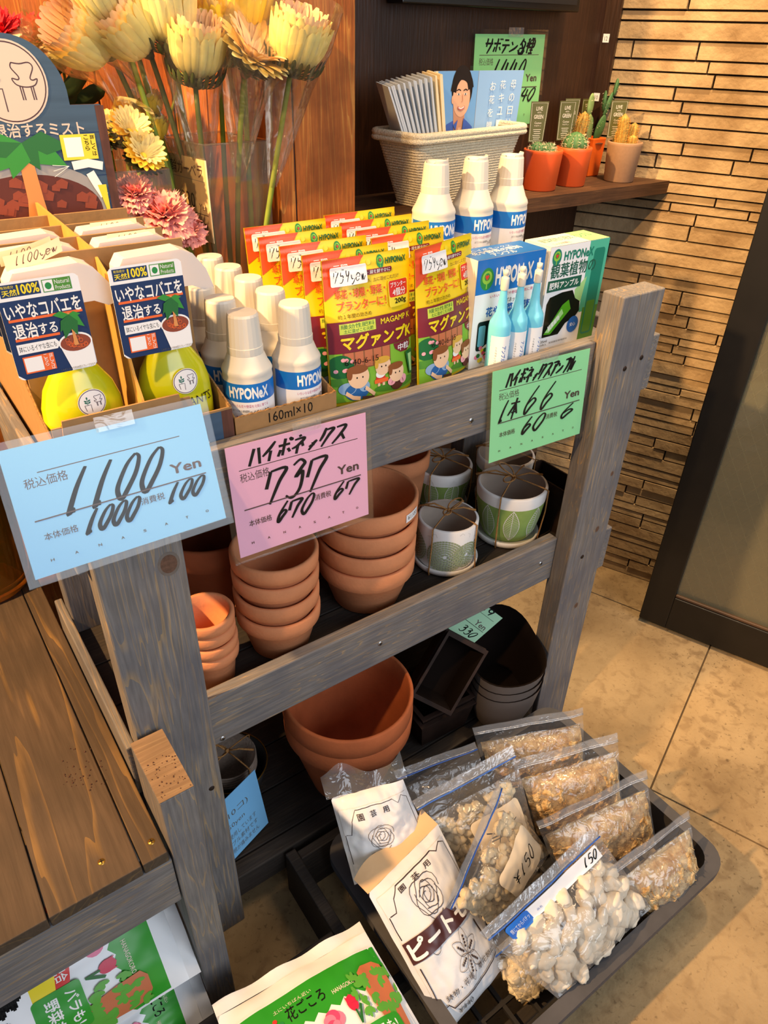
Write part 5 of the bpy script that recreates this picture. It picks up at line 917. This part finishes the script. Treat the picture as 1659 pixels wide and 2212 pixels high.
carnation('large ruffled pink carnation beside the 330 yen card', (.334, .948, 1.008), .033, vb(.340, .975), 'carn_pink'); carnation('pink carnation at the lower corner of the navy backboard', (.304, .960, 1.032), .024, vb(.320, .975), 'carn_pink'); carnation('small pink carnation below the large one', (.360, .946, .984), .022, vb(.350, .98), 'carn_pink'); carnation('pink carnation tucked between the two lower blooms', (.322, .955, 1.000), .022, vb(.330, .972), 'carn_pink')
carnation('red carnation with cream fringe above the navy backboard', (.270, 1.15, 1.188), .034, vb(.25, 1.15), 'carn_red', 'carn_edge'); carnation('red carnation with cream fringe at the left edge of the view', (.222, 1.15, 1.194), .034, vb(.235, 1.14), 'carn_red', 'carn_edge'); carnation('small red bloom at the top edge behind the gerberas', (.488, 1.15, 1.236), .022, vb(.27, 1.17), 'carn_red', 'carn_edge'); carnation('faded tan carnation with cream edge beside the red one', (.300, 1.17, 1.18), .026, vb(.26, 1.16), 'carn_edge', 'bud')
for lb, c_ in (('tan flower bud on a stem above the large pink carnation', (.330, .975, 1.054)), ('smaller tan flower bud left of the large pink carnation', (.312, .965, 1.032))):
    t = thing('flower_bud', lb, 'bud', vb(c_[0], .975)); b = MB()
    for k in range(6): g = k*1.05; b.ball((c_[0]+.003*math.cos(g), c_[1]+.003*math.sin(g), c_[2]), .0085, 'bud', 10, 8, (.8, .8, 1.25))
    b.build('bud_head', t); b = MB(); b.tube([(c_[0], c_[1], c_[2]-.008), (c_[0]+.002, c_[1]+.001, c_[2]-.06), vb(c_[0], .975)], .0022, 'stem', 6); b.build('stem', t)
t = thing('leafy_stems', 'dark green foliage behind the navy backboard', 'foliage', vb(.24, 1.16)); b = MB()
for k in range(34):
    p = V((.24+R.uniform(-.03, .065), 1.16+R.uniform(-.03, .02), R.uniform(1.02, 1.15))); g = R.uniform(-1, 4); d = V((math.cos(g), -.3, .5+R.random())).normalized(); petal(b, p, d, d.cross(V((0, 1, .2))).normalized(), V((0, -.6, -.5)), .06, .022, .5, 'leaf_dark')
b.build('leaves', t, recalc='no'); b = MB()
for k in range(5): b.tube([(.222+.012*k, 1.13+.008*k, .745), (.21+.02*k, 1.15, 1.12)], .003, 'stem_dark', 6)
b.build('stem', t)
# amber vase on the low table
t = thing('amber_vase', 'large amber glass vase at the left edge on the low table', 'vase', (.006, 1.111, .430)); b = MB(); b.lathe([(.0001, .001), (.060, 0), (.066, .006), (.068, .03), (.075, .30), (.0715, .30), (.0645, .03), (.060, .016), (.0001, .014)], 'amber', 56); b.build('vase_body', t, local=True)
t = thing('leafy_stems', 'dark green leaves standing in the amber vase at the left edge', 'foliage', (.006, 1.111, .445)); b = MB()
for k in range(26): p = V((.006+R.uniform(-.05, .06), 1.10+R.uniform(-.05, .05), .70+R.random()*.10)); g = R.uniform(0, 6.28); d = V((math.cos(g), math.sin(g), .8)).normalized(); petal(b, p, d, d.cross(V((0, 0, 1))).normalized(), V((math.cos(g), math.sin(g), -.6)), .09, .018, .5, 'leaf_dark')
for k in range(4): b.tube([(.0+.008*k, 1.10, .447), (-.01+.02*k, 1.10+.01*k, .76)], .003, 'stem_dark', 6)
b.build('leaves', t, recalc='no')
# ============================================================ bags in the tray and on the floor
class Pillow:
    def __init__(s, TL, TR, BR, BL, th, wr=.003, seed=0, flat_top=0, pw=3):
        s.c = [V(p) for p in (TL, TR, BR, BL)]; s.th = th; s.wr = wr; s.seed = seed; s.ft = flat_top; s.pw = pw
        s.n = ((s.c[1]-s.c[0]).cross(s.c[0]-s.c[3])).normalized()
    def base(s, u, v):
        TL, TR, BR, BL = s.c; return BL.lerp(BR, u).lerp(TL.lerp(TR, u), v)
    def prof(s, u, v):
        q = max(0, 1-abs(2*u-1)**s.pw); vv = v/(1-s.ft) if s.ft else v
        if vv >= 1: return 0
        return q*max(0, 1-abs(2*vv-1)**s.pw)**.8
    def F(s, u, v, h=0, side=1, k=1):
        p = s.base(u, v); q = s.prof(u, v); d = s.wr*(noise.noise(V((u*5, v*5, s.seed)))+.3*noise.noise(V((u*13, v*13, s.seed+5))))
        e = .010*noise.noise(V((u*3, v*3, s.seed+9)))*(.3 if q > .1 else 1)*(s.wr/.003)
        return p+s.n*(side*(s.th*k*q+h)+d*(1 if q > 0 else .6)+e*.3)
    def skin(s, mb, mf, mb_=None, nu=28, nv=28, k=1): mb.grid(lambda u, v: s.F(u, v, 0, 1, k), nu, nv, mf); mb.grid(lambda u, v: s.F(u, v, 0, -1, k), nu, nv, mb_ or mf)
def rose(a, cx, cy, s, m, w=.006):
    for k in range(7):
        r = s*(1-.13*k); g = k*1.3; a.line([(cx+r*(.9+.14*math.sin(3*q*.26+k))*math.cos(q*.26+g), cy+r*.9*(.9+.14*math.sin(3*q*.26+k))*math.sin(q*.26+g)) for q in range(0, 21)], w, m, k > 0)
    for dx, dy in ((-.9, -1.1), (-.4, -1.4), (-1.1, -1.6)): a.ring(cx+dx*s, cy+dy*s, .3*s, w*.8, m, .24*s, 14); a.line([(cx+dx*s-.2*s, cy+dy*s), (cx+dx*s+.2*s, cy+dy*s)], w*.6, m)
def lily(a, cx, cy, s, m, w):
    for k in range(6):
        g = k*PI/3+.3; c, q = math.cos(g), math.sin(g); a.line(smooth([(cx, cy), (cx+s*(.5*c-.28*q), cy+s*(.5*q+.28*c)), (cx+s*c*1.05, cy+s*q*1.05), (cx+s*(.5*c+.28*q), cy+s*(.5*q-.28*c)), (cx, cy)], 5), w, m, k > 0)
        for j in range(4): a.ell(cx+s*(.3+.13*j)*c, cy+s*(.3+.13*j)*q, .012, .009, m, 6, same=True)
def peat(label, P, full, fin=None):
    t = thing('peat_moss_bag', label, 'bag', tuple(P.base(.5, .0)), group='white printed peat moss bags'); b = MB(); P.skin(b, 'peat_white', 'peat_brown', 50, 50); b.build('bag_skin', t, recalc='no')
    a = Art(1.3e-4); W_ = (P.c[1]-P.c[0]).length; H_ = (P.c[0]-P.c[3]).length
    if full: y0, y1 = .0, 1.
    else: y0, y1 = -1.1, 1.
    Y = lambda v: y0+(y1-y0)*v
    def clip(v): return v
    a.rect(.04, max(.03, Y(.03)), .96, Y(.94), 'peat_white'); a.line([(.06, Y(.80)), (.12, Y(.80)), (.16, Y(.88)), (.24, Y(.93)), (.74, Y(.93)), (.80, Y(.90)), (.88, Y(.93)), (.95, Y(.90)), (.95, Y(.64))], .008, 'peat_line'); a.line([(.05, Y(.80)), (.05, Y(.64))], .008, 'peat_line')
    for k, ch in enumerate('園芸用'): a.text(ch, .24+k*.17, Y(.875), .32+k*.17, Y(.91), 'peat_line', .02)
    rose(a, .46, Y(.755), .17, 'peat_line', .005); a.rect(.03, Y(.475), .97, Y(.62), 'peat_brown'); a.text('ピートモス', .05, Y(.485), .96, Y(.612), 'white', .05)
    if full:
        lily(a, .55, .31, .16, 'peat_line', .0035); a.line([(.80, .42), (.86, .26)], .02, 'peat_line', taper=True); a.text('鉢物・花壇・草花類に', .14, .165, .90, .205, 'peat_line', .01); a.line([(.06, .44), (.06, .15), (.14, .15), (.18, .11), (.60, .11), (.80, .125), (.92, .14)], .008, 'peat_line'); a.text('¥440', .22, .045, .42, .080, 'sign_grey', .0)
    a.items = [i for i in a.items if min(p[1] for p in i[0]) > .02]
    b = MB(); a.put(b, lambda u, v, h: P.F(u, v, .0012+h), .012); b.build('printing', t, recalc='no')
    b = MB(); f0, f1 = P.base(0, 1), P.base(1, 1); up = (P.c[0]-P.c[3]).normalized(); mt = 'film' if fin else 'peat_tan'; L = fin or .022
    b.grid(lambda u, v: f0.lerp(f1, -.06+1.12*u if fin else u)+up*(v*L*(1+.35*math.sin(u*7)))-P.n*(.02*v if not fin else -.006*math.sin(u*16)*v), 24, 6, mt); b.build('crimped_top', t, recalc='no'); return t
peat('white peat moss bag lying full length at the front left of the tray', Pillow((.302, .424, .215), (.448, .451, .215), (.447, .281, .085), (.322, .262, .085), .026, .004, 3), True)
peat('white peat moss bag with a clear crimped top at the back of the tray', Pillow((.318, .545, .272), (.425, .512, .272), (.440, .455, .160), (.310, .470, .160), .024, .005, 8), False, .035)
def zipbag(label, TL, TR, BR, BL, th, kind, seed, group, price=None, cat='bag'):
    P = Pillow(TL, TR, BR, BL, th, .0035, seed, .26, 2.6); t = thing('zip_bag', label, cat, tuple(P.base(.5, 0)), group=group); b = MB(); P.skin(b, 'film', None, 26, 26); b.build('film_bag', t, recalc='no')
    b = MB(); b.grid(lambda u, v: P.F(u, .90+.10*v, .0012), 20, 3, 'ziptop'); b.build('zip_band', t, recalc='no')
    b = MB(); b.tube([P.F(k/20, .895, .0018) for k in range(21)], .0011, 'zip_blue' if kind != 'moss' else 'ziptop', 6); b.tube([P.F(k/20, .915, .0016) for k in range(21)], .0008, 'ziptop', 5); b.build('zip_line', t)
    if kind == 'moss':
        b = MB(); Q = Pillow(TL, TR, BR, BL, th*.93, .002, seed, .32, 3)
        def fn(u, v, s_): 
            p = Q.F(.03+.94*u, .02+.74*v, 0, s_); q = Q.prof(.03+.94*u, .02+.74*v); f_ = noise.fractal(p*60, 1.0, 2.0, 4); return p+Q.n*s_*(.006*f_*min(1, q*2))+V((.002*noise.noise(p*90), 0, .002*noise.noise(p*90+V((4, 4, 4)))))
        b.grid(lambda u, v: fn(u, v, 1), 70, 50, 'moss'); b.grid(lambda u, v: fn(u, v, -1), 30, 24, 'moss')
        for k in range(150):
            u, v = R.uniform(.06, .94), R.uniform(.05, .80); p = fn(u, v, 1)-P.n*.004; d = V((R.uniform(-1, 1), R.uniform(-1, 1), R.uniform(-1, 1))).normalized()*R.uniform(.006, .014); e = d.orthogonal().normalized()*R.uniform(-.006, .006); b.tube([p, p+d*.5+e+P.n*.004, p+d*V((1, 1, 1)).dot(V((1, 0, 0)))-P.n*max(0, d.dot(P.n))], .0007, 'moss', 4)
        o = b.build('dry_moss', t, recalc='no'); o['kind'] = 'stuff'
    elif kind == 'shell':
        b = MB()
        for k in range(240):
            u, v = R.uniform(.06, .94), R.random()**1.15*.66+.04; q = P.prof(u, v); p = P.F(u, v, -P.wr-.006, 1, .85)-P.n*R.random()*P.th*q*.6; s_ = R.uniform(.006, .010); b.ball(p, s_, 'shell', 9, 6, (R.uniform(.7, 1.2), R.uniform(.7, 1.1), R.uniform(.5, .9)), None, .5, k)
        o = b.build('small_stones', t); o['kind'] = 'stuff'
    elif kind == 'pebble':
        protos = []
        for k in range(5):
            b = MB(); b.ball((0, 0, 0), .0180, 'stone_white', 20, 12, (1, R.uniform(.66, .8), R.uniform(.5, .65)), None, .35, k*7); protos.append(b)
        first = []
        cells = []
        for i in range(6):
            for j in range(7):
                u = (i+.5+R.uniform(-.2, .2)+.5*(j % 2)-.25)/6; v = (j+.5+R.uniform(-.2, .2))/7*.68+.03; cells.append((u*.86+.07, v))
        for k, (u, v) in enumerate(cells):
            q = P.prof(u, v); p = P.F(u, v, -.0085, 1, .95)-P.n*(R.random()*.012*q); i = k % 5
            if k < 5: o = protos[i].build('pebble', t, local=True); first.append(o)
            else: o = first[i].copy(); COL.objects.link(o); o.parent = t
            o.location = p-WP[t.name]; tilt = V((0, 0, 1)).rotation_difference(P.n).to_matrix().to_4x4() @ Rot(R.uniform(0, 6.28)) @ Rot(R.uniform(-.5, .5), 'X'); o.rotation_euler = tilt.to_euler(); s_ = R.uniform(.75, 1.15); o.scale = (s_, s_, s_)
    if price == 'card':
        b = MB(); a = Art(1.2e-4); a.rrect(.30, .22, .88, .60, .06, 'offwhite'); a.hand('Y150' if seed < 30 else 'Y', .40, .34, .76, .46, .012, 'ink', .3); a.put(b, lambda u, v, h: P.F(u, v, .0014+h), .016); b.build('paper_label', t, recalc='no')
    if price == 'strip':
        b = MB(); a = Art(1.2e-4); a.rect(.28, .735, .93, .870, 'label_white'); a.rrect(.10, .730, .29, .875, .03, 'zip_band'); a.text('閉じてからパチッ', .12, .78, .28, .83, 'white', .0); a.hand('150', .78, .765, .91, .845, .010, 'ink', .3); a.text('品名', .34, .78, .38, .80, 'blue_print'); a.put(b, lambda u, v, h: P.F(u, v, .0014+h), .016); b.build('label_strip', t, recalc='no')
    return t
mg = 'clear zip bags of dried moss in the tray'; sg = 'clear zip bags of small stones in the tray'
zipbag('clear zip bag of brown moss at the back right of the tray', (.613, .561, .210), (.808, .484, .210), (.800, .440, .075), (.632, .510, .075), .030, 'moss', 1, mg)
zipbag('clear zip bag of moss, second from the back on the tray right side', (.620, .470, .215), (.810, .410, .215), (.795, .350, .078), (.630, .400, .078), .030, 'moss', 2, mg)
zipbag('clear zip bag of moss, third from the back on the tray right side', (.570, .368, .222), (.785, .332, .222), (.785, .272, .080), (.610, .325, .080), .026, 'moss', 4, mg)
zipbag('clear zip bag of pale moss in the right front corner of the tray', (.612, .262, .205), (.792, .252, .205), (.797, .196, .078), (.668, .205, .078), .028, 'moss', 6, mg)
zipbag('almost empty clear zip bag edge behind the others by the huge pot', (.447, .565, .215), (.590, .530, .222), (.610, .470, .09), (.462, .490, .09), .014, 'none', 12, sg)
zipbag('clear zip bag of small stones standing behind the 150 yen bag', (.428, .492, .240), (.622, .478, .246), (.610, .372, .095), (.472, .396, .095), .022, 'shell', 31, sg, 'card')
zipbag('clear zip bag of small stones turned sideways with a 150 yen label', (.366, .338, .248), (.552, .440, .252), (.606, .352, .125), (.455, .318, .125), .026, 'shell', 14, sg, 'card')
zipbag('clear zip bag of big white pebbles with a blue and white strip', (.381, .288, .250), (.615, .304, .250), (.668, .204, .125), (.462, .200, .125), .026, 'pebble', 21, sg, 'strip')
zipbag('small bag of yellowish pebbles under the white pebble bag', (.430, .300, .11), (.520, .300, .115), (.520, .226, .066), (.440, .236, .066), .014, 'shell', 24, sg)
zipbag('small bag of pebbles at the front right under the white pebble bag', (.560, .262, .12), (.640, .262, .12), (.600, .198, .070), (.500, .196, .070), .014, 'shell', 27, sg)
# potting soil bags
def soilbag(label, P, seed):
    R.seed(seed); t = thing('soil_bag', label, 'bag', tuple(P.base(.5, .5)-P.n*P.th), group='potting soil bags'); b = MB(); P.skin(b, 'soil_white', None, 50, 60); b.build('bag_skin', t, recalc='no'); a = Art(1.7e-4); H_ = (P.c[0]-P.c[3]).length; W_ = (P.c[1]-P.c[0]).length; k_ = W_/H_
    a.rect(.03, .03, .97, .94, 'soil_white'); a._([(.0, .80)]+[(u/24, .80+.010*(-1)**u) for u in range(25)]+[(1, .935), (.0, .935)], [tuple(range(28))], 'soil_green'); a.text('花ごころ', .34, .835, .58, .885, 'ink', .02); a.text('土にいちばん近い', .28, .888, .52, .902, 'cream', .0); a.text('HANAGOKORO', .62, .835, .80, .852, 'cream', .02)
    for q in range(5): a.ell(.27+.03*(q % 2), .83+.018*(q//2), .014, .014*k_, 'logo_red' if q == 4 else 'logo_green', 10, same=q > 0)
    a.ell(.13, .73, .08, .08*k_, 'cream', 20); a.ell(.36, .735, .055, .042, 'potato', 20)
    for q in range(5): a.ell(.55+.02*math.cos(q*1.3), .755+.014*math.sin(q*1.3), .05-.007*q, (.05-.007*q)*k_, 'rose_pink' if q % 2 == 0 else 'rose_dark', 16)
    a.ell(.69, .775, .032, .03, 'tulip', 16); a.poly([(.66, .775), (.66, .805), (.675, .79), (.69, .808), (.705, .79), (.72, .805), (.72, .775)], 'tulip'); a.line([(.69, .75), (.69, .70)], .01, 'leaf2'); a.line([(.69, .705), (.73, .76)], .015, 'leaf2', taper=True)
    a.poly([(.80, .86), (.84, .88), (.92, .88), (.96, .86), (.965, .80), (.93, .57), (.84, .57), (.80, .78)], 'pot_pic')
    for q in range(22): x, y = R.uniform(.74, 1.0), R.uniform(.68, .85); g = R.uniform(0, 6); [a.ell(x+.018*math.cos(g+z), y+.012*math.sin(g+z), .020, .011, 'vine', 8, g+z, q+z > 0) for z in (0, 1, 2)]
    a.ell(.46, .55, .36, .13, 'red', 36); a.ell(.46, .50, .40, .13, 'ylw_text', 36); a.text('発酵', .32, .60, .52, .66, 'white', .03); a.text('配合', .56, .62, .64, .66, 'white', .02)
    a.rrect(.22, .34, .90, .54, .03, 'label_white'); a.rrect(.66, .53, .90, .685, .02, 'soil_green'); a.text('バラも!', .69, .63, .87, .67, 'white', .03); a.text('野菜も!', .69, .565, .87, .61, 'white', .03); a.line([(.22, .34), (.90, .34), (.90, .54)], .008, 'ink'); a.text('培養土', .26, .36, .86, .52, 'ink', .05)
    for q in range(9): x, y = R.uniform(.86, 1.0), R.uniform(.30, .56); g = R.uniform(0, 6); [a.ell(x+.02*math.cos(g+z), y+.014*math.sin(g+z), .024, .013, 'vine', 8, g+z, q+z > 0) for z in (0, 1.1, 2.2, 3.3)]
    a.line([(.90, .56), (.95, .42), (.90, .30), (.94, .2)], .004, 'vine')
    for q in range(14): a.rect(.93, .26+q*.006, .985, .2625+q*.006+.001*(q % 3), 'ink', q > 0)
    for q in range(26): x, y = R.uniform(.05, .80), R.uniform(.04, .26); g = R.uniform(0, 3); a.ell(x, y, R.uniform(.03, .06), .022, R.choice(('autumn', 'tulip', 'autumn', 'potato', 'leaf2')), 9, g)
    a.items = [([(min(.985, max(.015, p[0])), p[1]) for p in i[0]], i[1], i[2], i[3]) for i in a.items]
    b = MB(); a.put(b, lambda u, v, h: P.F(u, v, .0012+h), .012); b.build('printing', t, recalc='no')
    b = MB(); f0, f1 = P.base(0, 1), P.base(1, 1); up = (P.c[0]-P.c[3]).normalized(); b.grid(lambda u, v: f0.lerp(f1, u)+up*v*.016+P.n*(.004*math.sin(u*19)*v), 24, 4, 'peat_white'); b.build('sealed_edge', t, recalc='no'); return t
soilbag('green and white potting soil bag lying on the floor frame at the front', Pillow((.073, .432, .150), (.290, .412, .146), (.275, .06, .142), (.05, .06, .142), .036, .004, 5), 5)
soilbag('green and white potting soil bag on top of the pair under the low table', Pillow((.062, .668, .335), (.062, .490, .158), (-.30, .500, .158), (-.30, .678, .335), .034, .003, 17), 6)
soilbag('green and white potting soil bag at the bottom of the pair under the low table', Pillow((.066, .570, .130), (.062, .462, .055), (-.27, .470, .055), (-.27, .578, .130), .030, .003, 23), 7)
for me in bpy.data.meshes: me.validate()
